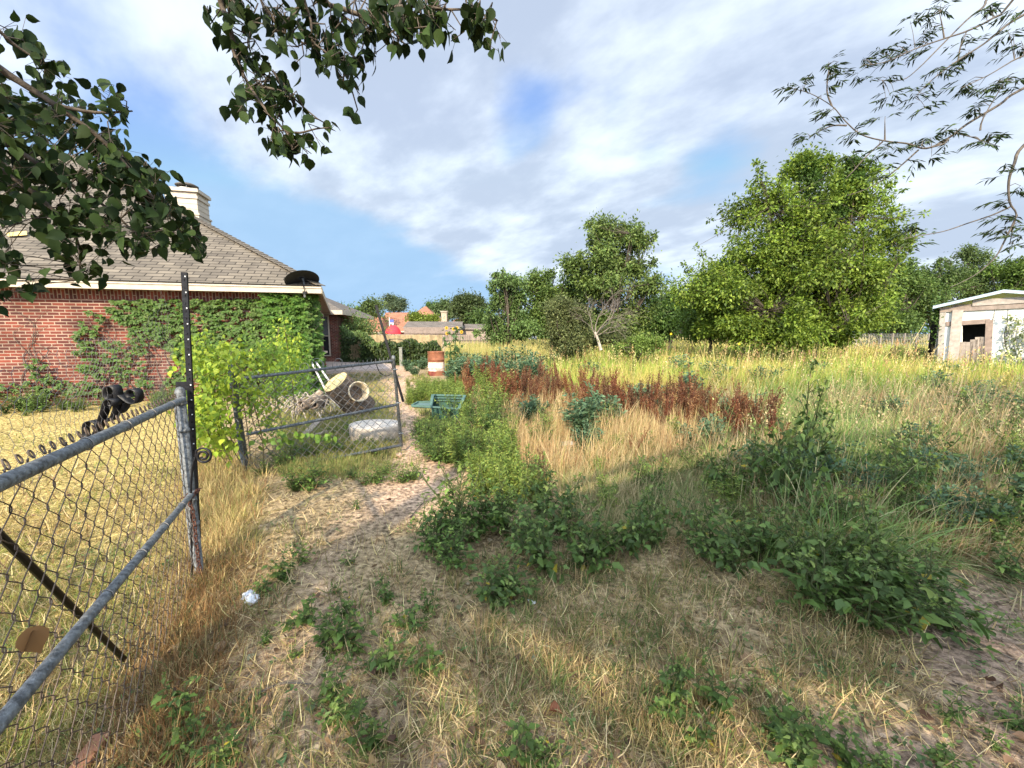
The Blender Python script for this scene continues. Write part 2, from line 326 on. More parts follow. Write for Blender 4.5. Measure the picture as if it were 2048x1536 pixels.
def ground():
    a = np.concatenate((-np.geomspace(14, 500, 30)[::-1], np.arange(-13.9, 13.95, .1), np.geomspace(14, 500, 30)))
    b = np.concatenate((-np.geomspace(2, 400, 25)[::-1], np.arange(-1.9, 14.95, .09), np.geomspace(15, 700, 45)))
    X, Y = np.meshgrid(a, b); nx, ny = len(a), len(b); x = X.ravel(); y = Y.ravel()
    z = gz(x, y)+.006*(R.random(len(x))-.5)*(np.hypot(x, y) < 20)
    px, py = proj(x, np.maximum(y, .6), 0.0); bare = np.where(y > .6, zone_bare(px, py, x, y), .5)
    straw = np.array((.30, .225, .13)); dirt = np.array((.28, .20, .145)); sand = np.array((.46, .32, .22)); lawn = np.array((.40, .31, .12)); far = np.array((.30, .25, .10))
    d = np.clip((1130-py)/160, 0, 1)[:, None]; dd = dirt*(1-d)+sand*d
    base = np.where((px < 380+0*py)[:, None] & (py < 1250)[:, None], lawn, straw); base = np.where((py < 800)[:, None] & (px > 900)[:, None], far, base)
    n = (.8+.4*vn(x, y, 3.1, 5))[:, None]
    C = (base*(1-bare[:, None])+dd*bare[:, None])*n
    i = np.arange(ny-1)[:, None]*nx+np.arange(nx-1)[None]; i = i.ravel()
    F = np.concatenate((np.stack((i, i+1, i+nx+1), 1), np.stack((i, i+nx+1, i+nx), 1)))
    g = Geo(); g.add(np.stack((x, y, z), 1), F, C)
    m = mat('earth', attr=True, rough=.95, nscale=27, namt=.75, bump=1.0, bscale=60, spec=.05, coord='Object')
    nt_ = m.node_tree; nn = nt_.nodes
    tag(g.build('ground', m, smooth=True), 'dry trampled earth under the weeds', None, kind='structure')
ground()

# ------------------------------------------------------------------ brick house
HC = np.array((-4.95, 9.75)); e_ = np.array((-.970, -.243)); sd_ = np.array((-.394, .919))
def W2(p, z): return (p[0], p[1], z)
house = thing('brick_house', (-9, 12, 0), 'red brick house with grey shingled hip roof and vine covered wall', 'house')
WB = .0; WT = 2.47; LW = 14.0
FL = HC+e_*LW; SR = HC+sd_*10.4
g = Geo()
def wallquad(g, A, B, z0, z1, t0=0.0, swap=False):
    l = np.linalg.norm(np.array(B)-np.array(A)); P = [(A[0], A[1], z0), (B[0], B[1], z0), (B[0], B[1], z1), (A[0], A[1], z1)]
    T = [(t0, z0, 0), (t0+l, z0, 0), (t0+l, z1, 0), (t0, z1, 0)]
    if swap: T = [(b_*1.0, a_, 0) for (a_, b_, c_) in T]
    g.poly(P, T=T)
wallquad(g, FL, HC, -.1, WT-.21); wallquad(g, FL, HC, WT-.21, WT, swap=True); wallquad(g, HC, SR, -.1, WT, LW)
part(g, 'wall', M_brick, house)
# wing at the back
WR = np.array(D(676, 690, 20.2)[:2]); WL = SR.copy()
g = Geo(); wq = np.array((WL[0]-1.0, 20.2)); wallquad(g, wq, WR, -.1, 2.6); wallquad(g, WR, WR+np.array((-1.5, 6)), -.1, 2.6)
part(g, 'wing_wall', M_brick, house)
# roofs: front hip
ov = .38
nf = np.array((e_[1], -e_[0])); nf = nf if nf[1] < 0 else -nf          # outward of the front wall
ns = np.array((sd_[1], -sd_[0])); ns = ns if ns[0] > 0 else -ns
def isect(p, d, q, f):
    A = np.array([[d[0], -f[0]], [d[1], -f[1]]]); s = np.linalg.solve(A, np.array(q)-np.array(p)); return np.array(p)+np.array(d)*s[0]
C0 = isect(HC+nf*ov, e_, HC+ns*ov, sd_)
bis = (e_+sd_); bis /= np.linalg.norm(bis); KZ = .425; TH = 11.8; ZE = 2.60
RT = C0+bis*TH; ZR = ZE+KZ*TH
LE = C0+e_*26; LRr = RT+e_*14
def roofpoly(g, pts, o, ax):
    """tc: u along the eave, v up the slope"""
    o = np.array(o, float); ax = np.array((ax[0], ax[1], 0.)); nrm = None; T = []
    for p in pts:
        d = np.array(p)-o; uu = d@ax; w = d-ax*uu; T.append((uu, np.linalg.norm(w), 0))
    g.poly(pts, T=T)
g = Geo(); e0 = (C0[0], C0[1], ZE)
roofpoly(g, [W2(LE, ZE), e0, W2(RT, ZR), W2(LRr, ZR)], e0, e_)
SE = C0+sd_*13; SRr = RT+sd_*7
roofpoly(g, [e0, W2(SE, ZE), W2(RT+sd_*6, ZR)][:3]+[W2(RT, ZR)], e0, sd_)
part(g, 'roof', M_shingle, house)
# hip cap shingles
g = Geo(); dn = np.array((bis[0], bis[1], KZ)); dl = np.linalg.norm(dn); k = int(TH*dl/.2)
for i in range(k):
    a = np.array(e0)+dn*(i*.2/dl); b = a+dn*(.235/dl); g.beam(a+(0, 0, .035), b+(0, 0, .015), .24, .014, C=(.13, .11, .085) if i % 3 else (.16, .135, .105))
part(g, 'hip_cap', M_attr, house)
# fascia + soffit
g = Geo(); g.beam(W2(LE, ZE-.075), W2(C0, ZE-.075), .03, .15); g.beam(W2(C0, ZE-.077), W2(SE, ZE-.077), .03, .15)
g.beam(W2(LE+nf*.02, ZE-.02), W2(C0+nf*.02, ZE-.02), .03, .035)
part(g, 'fascia', M_cream, house)
g = Geo(); g.poly([W2(LE, ZE-.13), W2(C0, ZE-.13), W2(HC-nf*.1, ZE-.13), W2(FL-nf*.1, ZE-.13)]); g.poly([W2(C0, ZE-.133), W2(SE, ZE-.133), W2(SR-ns*.1, ZE-.133), W2(HC-ns*.1, ZE-.133)])
part(g, 'soffit', M_oldwood, house)
g = Geo(); g.beam(W2(LE, ZE+.02), W2(C0, ZE+.02), .06, .02); part(g, 'drip_edge', M_dark, house)
# wing roof
g = Geo(); wy = 19.7; a = D(637, 623, wy); b = D(684, 622, wy); z = 2.62; a[2] = b[2] = z; top = D(615, 580, 23.0); topl = top+np.array((-6, 0, 0))
al_ = a+np.array((-3, 0, 0))
roofpoly(g, [tuple(al_), tuple(b), tuple(top), tuple(topl)], tuple(b), (-1, 0)); back = b+np.array((-1.2, 8, 0)); roofpoly(g, [tuple(b), tuple(back), tuple(top)], tuple(b), (-.15, .99))
part(g, 'wing_roof', M_shingle2, house)
g = Geo(); g.beam(al_-(0, 0, .1), b-(0, 0, .1), .03, .2); g.beam(b-(0, 0, .102), back-(0, 0, .102), .03, .2); part(g, 'wing_fascia', M_cream, house)
# wing window
wy = 20.2; g = Geo(); p0 = D(631, 711, wy); p1 = D(657, 632, wy); cx = (p0[0]+p1[0])/2; zc = (p0[2]+p1[2])/2; ww = p1[0]-p0[0]; wh = p1[2]-p0[2]
win = part(Geo().box((cx, wy-.02, zc), (ww, .03, wh)), 'window', M_glass, house)
g = Geo()
for dx in (-ww/2, ww/2): g.box((cx+dx, wy-.05, zc), (.06, .05, wh+.06))
for dz in (-wh/2, 0.0, wh/2): g.box((cx, wy-.052, zc+dz), (ww-.02, .05, .05))
sub(g, 'frame', M_cream, house, win)
g = Geo()
for k in range(22): g.box((cx, wy-.04, zc+wh*.02+(k+.5)*wh*.48/22), (ww-.08, .012, .028), C=(.16, .17, .18))
sub(g, 'blind', M_attr, house, win)
# chimney
chp = np.array(D(372, 470, 13.2)); chx, chy = chp[0]-.05, 13.5; rz = math.atan2(e_[1], e_[0])+math.pi
ztop = D(370, 376, 13.1)[2]
g = Geo(); cw = .80
for (z0, z1, w) in ((3.6, ztop-1.0, cw-.06), (ztop-.98, ztop-.78, cw+.05), (ztop-.775, ztop-.72, cw+.10), (ztop-.715, ztop-.05, cw), (ztop-.28, ztop-.2, cw+.07), (ztop-.09, ztop, cw+.14)):
    g.box((chx, chy, (z0+z1)/2), (w, w*.95, z1-z0), rz)
for k in range(9): g.box((chx, chy, ztop-.12-k*.155), (cw+.02, cw*.95+.02, .012), rz, C=(.5, .5, .5))
ch = part(g, 'chimney', M_cream, house)
g = Geo(); g.box((chx, chy, ztop+.015), (cw+.1, cw*.95+.06, .03), rz, C=(.25, .23, .2)); g.lathe([(.0, ztop+.03), (.24, ztop+.03), (.24, ztop+.10), (0, ztop+.10)], 18, C=(.55, .55, .52), o=(chx, chy, 0))
g.lathe([(.0, ztop+.17), (.30, ztop+.17), (.31, ztop+.20), (.22, ztop+.25), (0, ztop+.27)], 20, C=(.10, .09, .08), o=(chx, chy, 0))
for q in range(4):
    a_ = q*math.pi/2+.6; g.tube([(chx+.25*math.cos(a_), chy+.25*math.sin(a_), ztop+.03), (chx+.25*math.cos(a_), chy+.25*math.sin(a_), ztop+.19)], .012, 5, C=(.2, .2, .2))
sub(g, 'cap', M_attr, house, ch)
# pale patch left on the roof
def roofpt(px, py):
    n3 = np.cross(np.array((e_[0], e_[1], 0)), np.array((bis[0], bis[1], KZ))); d = ray(px, py); o = np.array((0, 0, EYE)); t = ((np.array(e0)-o)@n3)/(d@n3); return o+d*t
P_ = [roofpt(16, 470), roofpt(56, 466), roofpt(58, 474), roofpt(20, 477)]
nn_ = np.array((.0, -.03, .04)); g = Geo(); g.poly([p+nn_ for p in P_], C=(.62, .47, .16)); part(g, 'bare_patch', M_attr, house)

# satellite dish
dp = D(604, 559, 9.4); dish = thing('satellite_dish', tuple(D(608, 583, 9.4)), 'black oval satellite dish on the corner of the house roof', 'satellite dish')
nrm = np.array((.35, -.36, -.86)); nrm /= np.linalg.norm(nrm); uu = np.cross(nrm, (0, 0, 1.)); uu /= np.linalg.norm(uu); vv = np.cross(nrm, uu); MM = np.stack((uu, vv, nrm), 1)
g = Geo(); g.lathe([(0, -.05), (.12, -.045), (.24, -.025), (.33, 0), (.365, .012), (.365, .018), (.33, .008), (.24, -.017), (.12, -.037), (0, -.042)], 28, C=(.022, .023, .025), M=MM*np.array((1.0, 1.0, 1.0)), o=tuple(dp)); part(g, 'reflector', M_attr, dish, True)
b0 = np.array(D(609, 584, 9.45)); g = Geo(); g.tube([b0-(0, 0, .12), b0+(0, 0, .08), dp+(0, 0.04, .03)], .025, 8); part(g, 'mast', M_galv, dish)
g = Geo(); g.tube([dp-nrm*0, dp+nrm*.28+(0, 0, -.05)], .01, 5); g.box(tuple(dp+nrm*.3+(0, 0, -.05)), (.07, .09, .06)); part(g, 'feed_arm', M_black, dish)

# patio slab
g = Geo(); P_ = [G(628, 748), G(782, 741), G(792, 729), G(640, 724)]; z = .09
g.poly([(p[0], p[1], z) for p in P_])
for i in range(4): a, b = P_[i], P_[(i+1) % 4]; g.poly([(a[0], a[1], -.05), (b[0], b[1], -.05), (b[0], b[1], z), (a[0], a[1], z)])
tag(g.build('patio', mat('patio_concrete', (.42, .34, .29), .85, nscale=3, namt=.15, bump=.2)), 'pinkish concrete patio slab beside the house', kind='structure')

# ------------------------------------------------------------------ climbing vine on the wall
def wallpt(px, py, off=.0): return VP(px, py, HC+nf*off, FL+nf*off)
def compound(g, P, size, col, k=5, down=.35, out=(0, -1, 0)):
    """five-leaflet leaves facing out of a surface"""
    n = len(P); out = np.asarray(out, float)
    for j in range(k):
        a = (j-(k-1)/2)*.62+R.normal(0, .15, n); s_ = np.cross(out, (0, 0, 1.)); ax = np.sin(a)[:, None]*s_-np.cos(a)[:, None]*np.array((0, 0, 1.))+out*down+R.normal(0, .15, (n, 3))
        nr = out+np.array((0, 0, .5))+R.normal(0, .35, (n, 3)); g.leaves(T_simple, P, ax, nr, size*R.uniform(.75, 1.15, n), colvar(col, n, .3))
vine = thing('wall_vine', W2(HC+e_*3, 0), 'leafy green creeper covering the right half of the brick wall under the eave', 'vine')
pts = []
while len(pts) < 2300:
    px = random.uniform(-40, 624); py = random.uniform(597, 792)
    nz = float(vn(px, py, .035, 3)); nz2 = float(vn(px, py, .012, 8))
    edge = np.interp(px, [180, 235, 330, 400, 500, 624], [600, 640, 700, 760, 790, 800]); dens = 0
    if px > 215 and py < edge+40*(nz-.5): dens = .95 if nz > .30 else .25
    if px > 560: dens = 1
    for (cx_, w_, y0, y1) in ((90, 24, 715, 790), (185, 26, 620, 790), (230, 34, 680, 790), (285, 22, 650, 780), (345, 24, 730, 790)):
        if abs(px-cx_-12*math.sin(py*.03+cx_)) < w_*(.5+.7*nz) and y0 < py < y1: dens = max(dens, .40*(.3+nz*1.2))
    if px < 215 and py > 760: dens = max(dens, .25)
    if random.random() < dens: pts.append((px, py))
P = np.array([wallpt(a, b, .03+random.random()*.14) for a, b in pts]); g = Geo(); out3 = np.array((nf[0], nf[1], 0))
compound(g, P, .088, (.085, .15, .028), 5, .45, out3)
part(g, 'foliage', M_leaf, vine)
g = Geo()
for k in range(46):
    px = random.choice((60, 100, 190, 235, 290, 350, 400, 450, 500, 540, 580, 610))+random.uniform(-25, 25); top = random.uniform(600, 690)
    pp = [wallpt(px+12*math.sin(q*.9+px)+q*random.uniform(-4, 4), 798-(798-top)*q/7, .02+.01*(q % 2)) for q in range(8)]; g.tube(smooth_path(pp, 3), np.linspace(.011, .003, 22), 4)
part(g, 'stem', M_twig, vine)
# corner curtain
cv = thing('corner_creeper', W2(HC, 0), 'thick bright green creeper hanging round the right corner of the brick house', 'vine')
g = Geo(); n = 1300; t = R.random(n); zz_ = R.uniform(.0, 2.55, n); side = R.random(n) < .5
P = np.where(side[:, None], np.c_[HC+ns*.12+sd_*(t*.8)[:, None], zz_], np.c_[HC+nf*.16+e_*(t*.9)[:, None], zz_]); P[:, :2] += (R.random((n, 1))**.7*.14)*(ns+nf)[None]*(1-.15*zz_[:, None])
P[:, :2] += R.normal(0, .05, (n, 2)); compound(g, P, .10, (.10, .19, .03), 5, .4, (nf+ns*.5).tolist()+[0]); part(g, 'foliage', M_leaf, cv)
g = Geo()
for k in range(12): a = HC+nf*.1+e_*random.uniform(.0, .8); g.tube([(a[0]+.05*math.sin(q), a[1], .0+q*.36) for q in range(7)], np.linspace(.012, .004, 7), 4)
part(g, 'stem', M_twig, cv)

# ------------------------------------------------------------------ near chain link fence
FA = np.array((-2.03, 2.42)); FB = np.array((-1.21, .90)); fd = FB-FA; fL = np.linalg.norm(fd); fd /= fL; fLen = 2.2
fn = np.array((fd[1], -fd[0])); fn = fn if fn[0] > 0 else -fn         # towards the camera side
def FP(s, z, o=0.0): return np.array((FA[0]+fd[0]*s+fn[0]*o, FA[1]+fd[1]*s+fn[1]*o, z))
def chainlink(g, origin, du, dvv, dn_, wid, hgt, cell=.055, wire=.0019, k=4, C=(1, 1, 1), uplim=None, rnd=.003):
    """woven zigzag wires: origin, unit vectors across, up, normal"""
    nst = int(wid/cell); nh = int(hgt/cell)
    for i in range(nst):
        pts = []; x0 = (i+.5)*cell; j = 0; 
        ts = np.arange(0, nh*4+.01)
        for t in ts:
            ph = (t % 4)/4; half = int(t//4)
            m = t % 4; sgn = 1 if (half+i) % 2 == 0 else -1
            # each half cell swings from one side to the other with a hooked, rounded turn
            a = [1.0, .80, 0.0, -.80][int(m)]; xx = sgn*a*(cell/2+.0085); zz2 = (half+[0.0, .13, .5, .87][int(m)])*cell
            if m == 3: nn_l = 0
            nn2 = sgn*(.0024 if m in (0,) else 0)
            pts.append((x0+xx, zz2, nn2+(.0015*math.sin(i*1.7+half*.6))))
        pts = np.array(pts); pts[:, :2] += np.random.default_rng(i).normal(0, rnd*.35, (len(pts), 2))
        P3 = np.array(origin)+pts[:, 0, None]*du+pts[:, 1, None]*dvv+pts[:, 2, None]*dn_
        g.tube(P3, wire, k, C=C, caps=False)
fence = thing('chain_link_fence', tuple(FP(0, 0)), 'near chain link fence panel with grey pipe rails, running towards the camera at left', 'fence')
g = Geo(); g.tube([FP(0, -.1), FP(0, .6), FP(0, 1.185)], .0245, 16); post = part(g, 'post', M_galv, fence, True)
g = Geo(); g.lathe([(.028, 1.15), (.028, 1.185), (.024, 1.205), (.014, 1.218), (0, 1.223)], 16, o=(FA[0], FA[1], 0)); sub(g, 'cap', M_galv, fence, post, True)
rail0 = VP(368, 795, FA, FB)[2]; rail1 = VP(0, 962, FA, FB); sl = (rail1[2]-rail0)/np.linalg.norm(rail1[:2]-FA)
def railz(s): return rail0+sl*s
mid0 = VP(372, 1000, FA, FB)[2]; m1 = VP(0, 1432, FA, FB); sl2 = (m1[2]-mid0)/np.linalg.norm(m1[:2]-FA)
def midz(s): return mid0+sl2*s
g = Geo(); g.tube([FP(s, railz(s), .012) for s in np.linspace(.01, fLen, 12)], .0185, 16); part(g, 'top_rail', M_galv, fence, True)
g = Geo(); g.tube([FP(s, midz(s), .012) for s in np.linspace(.01, fLen, 12)], .0165, 16); part(g, 'middle_rail', M_galv, fence, True)
g = Geo(); up_ = np.array((0, 0, 1.)); du = np.array((fd[0], fd[1], 0)); dnn = np.array((fn[0], fn[1], 0))
o0 = FP(.05, .02, -.014); slope = du*1.0+up_*sl; chainlink(g, o0, slope, up_, dnn, fLen-.05, rail0+.03, .052, .0017)
part(g, 'wire_mesh', M_wire, fence, True)
g = Geo()                                                   # knuckled loops over the rail
for i in range(38):
    s = .06+i*.055; z = railz(s)+.022; a = np.linspace(0, 2*math.pi, 11)
    g = Geo(); hk_ = random.uniform(.010, .015); g.tube([FP(s+.008*math.sin(t)+random.uniform(-.001, .001), z+.006-hk_*math.cos(t), -.012+.004*math.cos(t)) for t in a], .0026, 5, caps=False)
    part(g, 'knuckle_loop', M_wire, fence, True)
g = Geo(); g.tube([FP(.05, .1, -.02), FP(.05, railz(.05)-.03, -.02)], .006, 6); part(g, 'tension_bar', M_galv, fence)
for s in (.28, .62, .95, 1.3):
    for zf, r in ((railz, .0215), (midz, .0195)):
        a = np.linspace(0, 2*math.pi, 14); g = Geo(); g.tube([FP(s+.01*math.sin(t), zf(s)+r*math.cos(t), .012+r*math.sin(t)) for t in a], .0022, 5, caps=False); part(g, 'tie_wire', M_thinwire, fence, True)
for z in (.95, 1.12, .50, .34):
    g = Geo(); g.lathe([(.0255, -.010), (.0295, -.010), (.0295, .010), (.0255, .010)], 14, o=(FA[0], FA[1], z)); a = FP(.0, z); b = FP(.055, z, -.02); g.beam(a, b, .02, .004); g.box(tuple(FP(-.045, z)), (.02, .012, .012)); part(g, 'clamp_band', M_galv, fence, True)
g = Geo()                                                   # loose wire ends by the post
for k in range(9):
    s = random.uniform(.02, .12); g.tube(smooth_path([FP(s+random.uniform(-.03, .03), .5-q*.08, random.uniform(-.02, .03)) for q in range(6)], 4), .0016, 4, caps=False)
part(g, 'loose_wire', M_thinwire, fence)

stake = thing('fence_stake', tuple(FP(-.03, 0, -.05)), 'tall black steel stake with white holes standing behind the fence post', 'stake')
zt = D(367, 543, 2.45)[2]; A0 = np.array((FA[0]-.035, FA[1]+.055, .2)); A1 = np.array((D(368, 545, 2.475)[0], 2.475, zt))
g = Geo(); g.beam(A0, A1, .036, .005, up=(0, 1, 0)); g.beam(A0+(0, .014, 0), A1+(0, .014, 0), .006, .026, up=(0, 1, 0)); part(g, 'bar', M_black, stake)
for k in range(26):
    g = Geo(); p = A0+(A1-A0)*(.3+.7*k/26); g.box(tuple(p+(0, -.003, 0)), (.008, .005, .010)); part(g, 'stud', M_black, stake)
for k in range(13):
    g = Geo(); p = A0+(A1-A0)*(.985-.055*k); g.box(tuple(p+(.010, -.0045, 0)), (.007, .003, .007), C=(.75, .75, .72)); part(g, 'hole', M_attr, stake)
g = Geo(); p = D(370, 772, 2.49); g.box(tuple(p), (.108, .006, .055)); part(g, 'anchor_plate', M_black, stake)

# chicken wire above the fence
net = thing('chicken_wire', tuple(FP(0, 1.2)), 'thin sagging chicken wire netting strung above the near fence rail', 'netting')
g = Geo(); hs = .026
for r_ in range(22):
    for c_ in range(50):
        s = c_*hs*1.732+(r_ % 2)*hs*.866; z = 1.13+r_*hs*1.5
        if s > fLen: continue
        top = 1.78-.30*min(1, s/.6)-.04*math.sin(s*5)
        if z > top+.0: continue
        def q(ss, z2): return FP(ss, z2+sl*ss*.3, -.03+.02*math.sin(ss*6+z2*9)+.012*math.sin(z2*23))
        j = lambda: random.uniform(-.003, .003)
        g.tube([q(s, z), q(s, z+hs)], .0006, 3, caps=False); g.tube([q(s, z+hs), q(s+hs*.866, z+hs*1.5+j())], .0006, 3, caps=False); g.tube([q(s, z+hs), q(s-hs*.866, z+hs*1.5+j())], .0006, 3, caps=False)
part(g, 'netting', M_thinwire, net)

# scroll hook
hk = thing('scroll_hook', tuple(G(392, 1160)), 'black iron hook with a curled scroll top beside the fence post', 'garden hook')
Yh = 2.36; pts = [D(384, 1190, Yh), D(383, 1050, Yh), D(382, 980, Yh), D(385, 935, Yh), D(392, 912, Yh)]
for t in np.linspace(0, 3.9*math.pi, 40)[2:]:
    r = 18*(1-t/(3.9*math.pi)*.72); pts.append(D(407-r*math.cos(t), 912-r*math.sin(t)*.93, Yh))
g = Geo(); P_ = smooth_path(pts, 2); g.tube(P_, np.interp(np.linspace(0, 1, len(P_)), [0, .2, .5, 1], [.006, .007, .0085, .007]), 10); part(g, 'rod', M_black, hk, True)

# hanging chain
chn = thing('rusty_chain', tuple(FP(-.02, .55)), 'rusty iron chain looped round the fence post and hanging to the ground', 'chain')
cp_ = [FP(.05, .535, -.04), FP(.045, .56, .03), FP(.0, .56, .045)]+[D(a, b, 2.33) for a, b in ((380, 1000), (385, 1020), (389, 1045), (391, 1070), (394, 1095), (397, 1120), (401, 1145), (403, 1165))]
cpth = smooth_path(cp_, 12); sdist = np.r_[0, np.cumsum(np.linalg.norm(np.diff(cpth, axis=0), axis=1))]; nl = int(sdist[-1]/.026)
g = Geo()
for i in range(nl):
    s0 = (i+.5)*.026; c = np.array([np.interp(s0, sdist, cpth[:, q]) for q in range(3)]); c2 = np.array([np.interp(s0+.005, sdist, cpth[:, q]) for q in range(3)])
    t = (c2-c); t = t/max(np.linalg.norm(t), 1e-6) if np.linalg.norm(t) > 1e-6 else np.array((0, 0, -1.)); s_ = np.cross(t, (.3, 1, .2)); s_ /= np.linalg.norm(s_); s2 = np.cross(t, s_); ss = s_ if i % 2 else s2
    a = np.linspace(0, 2*math.pi, 12, endpoint=False); g.tube([c+t*.018*math.cos(q)+ss*.0095*math.sin(q) for q in a], .0034, 5, closed=True)
part(g, 'link', M_rust, chn, True)

# black scroll ornament on the rail
orn = thing('scroll_ornament', tuple(VP(185, 880, FA, FB)), 'black wrought iron scroll bracket perched on the near fence rail', 'ornament')
def ribbon(g, zp, Y0, w=.026, th=.004):
    P = smooth_path([D(140+a/9.6, 740+b/9.6, Y0) for a, b in zp], 6); n = len(P); T = np.gradient(P, axis=0); T /= np.linalg.norm(T, axis=1, keepdims=True)
    dpt = np.array((.35, .92, .1)); Nr = np.cross(T, dpt); Nr /= np.linalg.norm(Nr, axis=1, keepdims=True)
    V = np.stack((P-Nr*th/2, P+Nr*th/2, P+Nr*th/2+dpt*w, P-Nr*th/2+dpt*w), 1).reshape(-1, 3); F = []
    for i in range(n-1):
        for j in range(4):
            a, b = i*4+j, i*4+(j+1) % 4; F += [(a, b, b+4), (a, b+4, a+4)]
    for o in (0, (n-1)*4): F += [(o, o+1, o+2), (o, o+2, o+3)]
    g.add(V, F)
Yo = 1.62
g = Geo(); ribbon(g, [(400, 1290), (330, 1320), (240, 1260), (225, 1130), (250, 1030), (340, 990), (430, 1010), (470, 1090), (450, 1200), (380, 1280)], Yo)
ribbon(g, [(410, 1250), (470, 1120), (520, 960), (580, 780), (620, 640), (680, 575), (760, 580), (800, 640), (770, 700), (720, 680), (720, 630)], Yo, .034); part(g, 'long_scroll', M_black, orn)
g = Geo(); ribbon(g, [(600, 950), (640, 985), (720, 980), (780, 860), (830, 700), (835, 520), (810, 380), (740, 320), (660, 340), (625, 430), (650, 540), (720, 560), (740, 480)], Yo+.02, .034)
ribbon(g, [(840, 690), (900, 620), (1000, 640), (970, 760), (880, 850), (800, 850)], Yo+.04, .03); part(g, 'upright_scroll', M_black, orn)
g = Geo(); ribbon(g, [(800, 450), (880, 480), (980, 560), (1100, 640), (1200, 645), (1250, 560), (1240, 440), (1160, 380), (1080, 400), (1050, 470), (1090, 530), (1140, 520)], Yo+.03, .03); part(g, 'side_scroll', M_black, orn)

# poles lying against the far side of the fence
pole = thing('leaning_pipe', tuple(FP(1.0, .5, -.1)), 'dark steel pipe slanting down behind the near chain link mesh', 'pipe')
g = Geo(); a = VP(-60, 1010, FA-fn*.16, FB-fn*.16); b = VP(250, 1320, FA-fn*.16, FB-fn*.16); g.tube([a, b], .011, 8); part(g, 'pipe', M_black, pole)
brd = G(190, 1500); o = thing('rust_plank', tuple(brd), 'reddish brown board end lying by the foot of the fence', 'board')
g = Geo(); g.beam(G(140, 1560, .03), G(205, 1470, .03), .055, .02, C=(.26, .12, .07)); part(g, 'board', M_attr, o)

# ------------------------------------------------------------------ open far gate leaf
gt = thing('chain_link_gate', tuple(G(500, 955)), 'sagging open chain link gate leaf leaning among weeds beside the path', 'gate')
gA = D(468, 755, 4.3); gB = D(787, 718, 5.2); gC = D(803, 893, 5.05); gD = D(497, 945, 4.25)
gx = (gB-gA); gxl = np.linalg.norm(gx)
def GP(u_, v_):       # bilinear on the leaf, v from the top down
    return (gA*(1-u_)+gB*u_)*(1-v_)+(gD*(1-u_)+gC*u_)*v_
for nm, pp, r in (('stile', [GP(0, -.02), GP(0, 1.08)], .019), ('stile', [GP(1, -.0), GP(1, 1.0)], .019), ('top_rail', [GP(0, .02), GP(1, .02)], .018), ('middle_rail', [GP(.02, .60), GP(.99, .52)], .017), ('bottom_rail', [GP(0.02, 1.02), GP(1, .985)], .017)):
    g = Geo(); g.tube(pp, r, 10); part(g, nm, M_galv, gt, True)
g = Geo(); nst = 34; nh = 22
gn = np.cross(gB-gA, gD-gA); gn /= np.linalg.norm(gn)
for i in range(nst):
    pts = []
    for t in range(nh*2+1):
        half = t//2; m = t % 2; sgn = 1 if (half+i) % 2 == 0 else -1
        u2 = (i+.5+(sgn*.56 if m == 0 else 0))/nst; v2 = (half+(0 if m == 0 else .5))/nh
        pts.append(GP(min(max(u2, 0), 1), v2)+gn*(.003*sgn if m == 0 else 0))
    g.tube(pts, .0034, 4, caps=False)
part(g, 'wire_mesh', M_thinwire, gt)
for (px, py, r) in ((609, 735, 9), (634, 728, 11), (640, 730, 8), (677, 725, 8)):
    g = Geo(); a = np.linspace(-.3, 1.6*math.pi, 16); g.tube([D(px-r*math.cos(t), py-r*math.sin(t), 4.85) for t in a], .0035, 5); part(g, 'wire_curl', M_thinwire, gt)
for i in range(nst):
    g = Geo()
    c = GP((i+.5)/nst, -.005); g.tube([c+gn*.02, c+gn*.0+(0, 0, .024), c-gn*.02, c-gn*.0-(0, 0, .024), c+gn*.02], .002, 4, caps=False); part(g, 'tie_wire', M_thinwire, gt)
g = Geo(); g.lathe([(.024, -.01), (.024, .02), (.012, .035), (0, .038)], 12, o=tuple(GP(1, -.01))); part(g, 'cap', M_galv, gt, True)
for v_ in (.12, .5, .85): g = Geo(); g.lathe([(.02, -.012), (.025, -.012), (.025, .012), (.02, .012)], 12, o=tuple(GP(1, v_))); g.box(tuple(GP(1, v_)+(.03, 0, 0)), (.025, .014, .014)); part(g, 'clamp_band', M_galv, gt)
# hinge post of the gate, half under the vine
hp = thing('gate_post', tuple(G(500, 975)), 'weathered grey steel post half hidden by yellow green vine', 'post')
p = D(482, 950, 4.35); g = Geo(); g.tube([(p[0]+.03, 4.38, -.05), (p[0]-.03, 4.38, 1.15)], .03, 12, C=(1, 1, 1)); part(g, 'pipe', M_galv, hp, True)
g = Geo(); g.lathe([(.035, 1.14), (.035, 1.17), (.02, 1.2), (0, 1.21)], 12, o=(p[0]-.03, 4.38, 0)); part(g, 'cap', M_galv, hp, True)
st = thing('leaning_stake', tuple(G(790, 830)), 'black steel stake leaning left behind the open gate', 'stake')
g = Geo(); a = D(752, 610, 5.35); b = D(790, 745, 5.35); g.beam(a, b+(b-a)*.45, .034, .006, up=(0, 1, 0)); g.beam(a+(0, .014, 0), b+(b-a)*.45+(0, .014, 0), .006, .026, up=(0, 1, 0)); part(g, 'bar', M_black, st)
g = Geo(); g.tube(smooth_path([D(752, 728, 5.3), D(760, 745, 5.28), D(772, 752, 5.3), D(783, 748, 5.3)], 5), .006, 6); part(g, 'bent_wire', M_black, st)

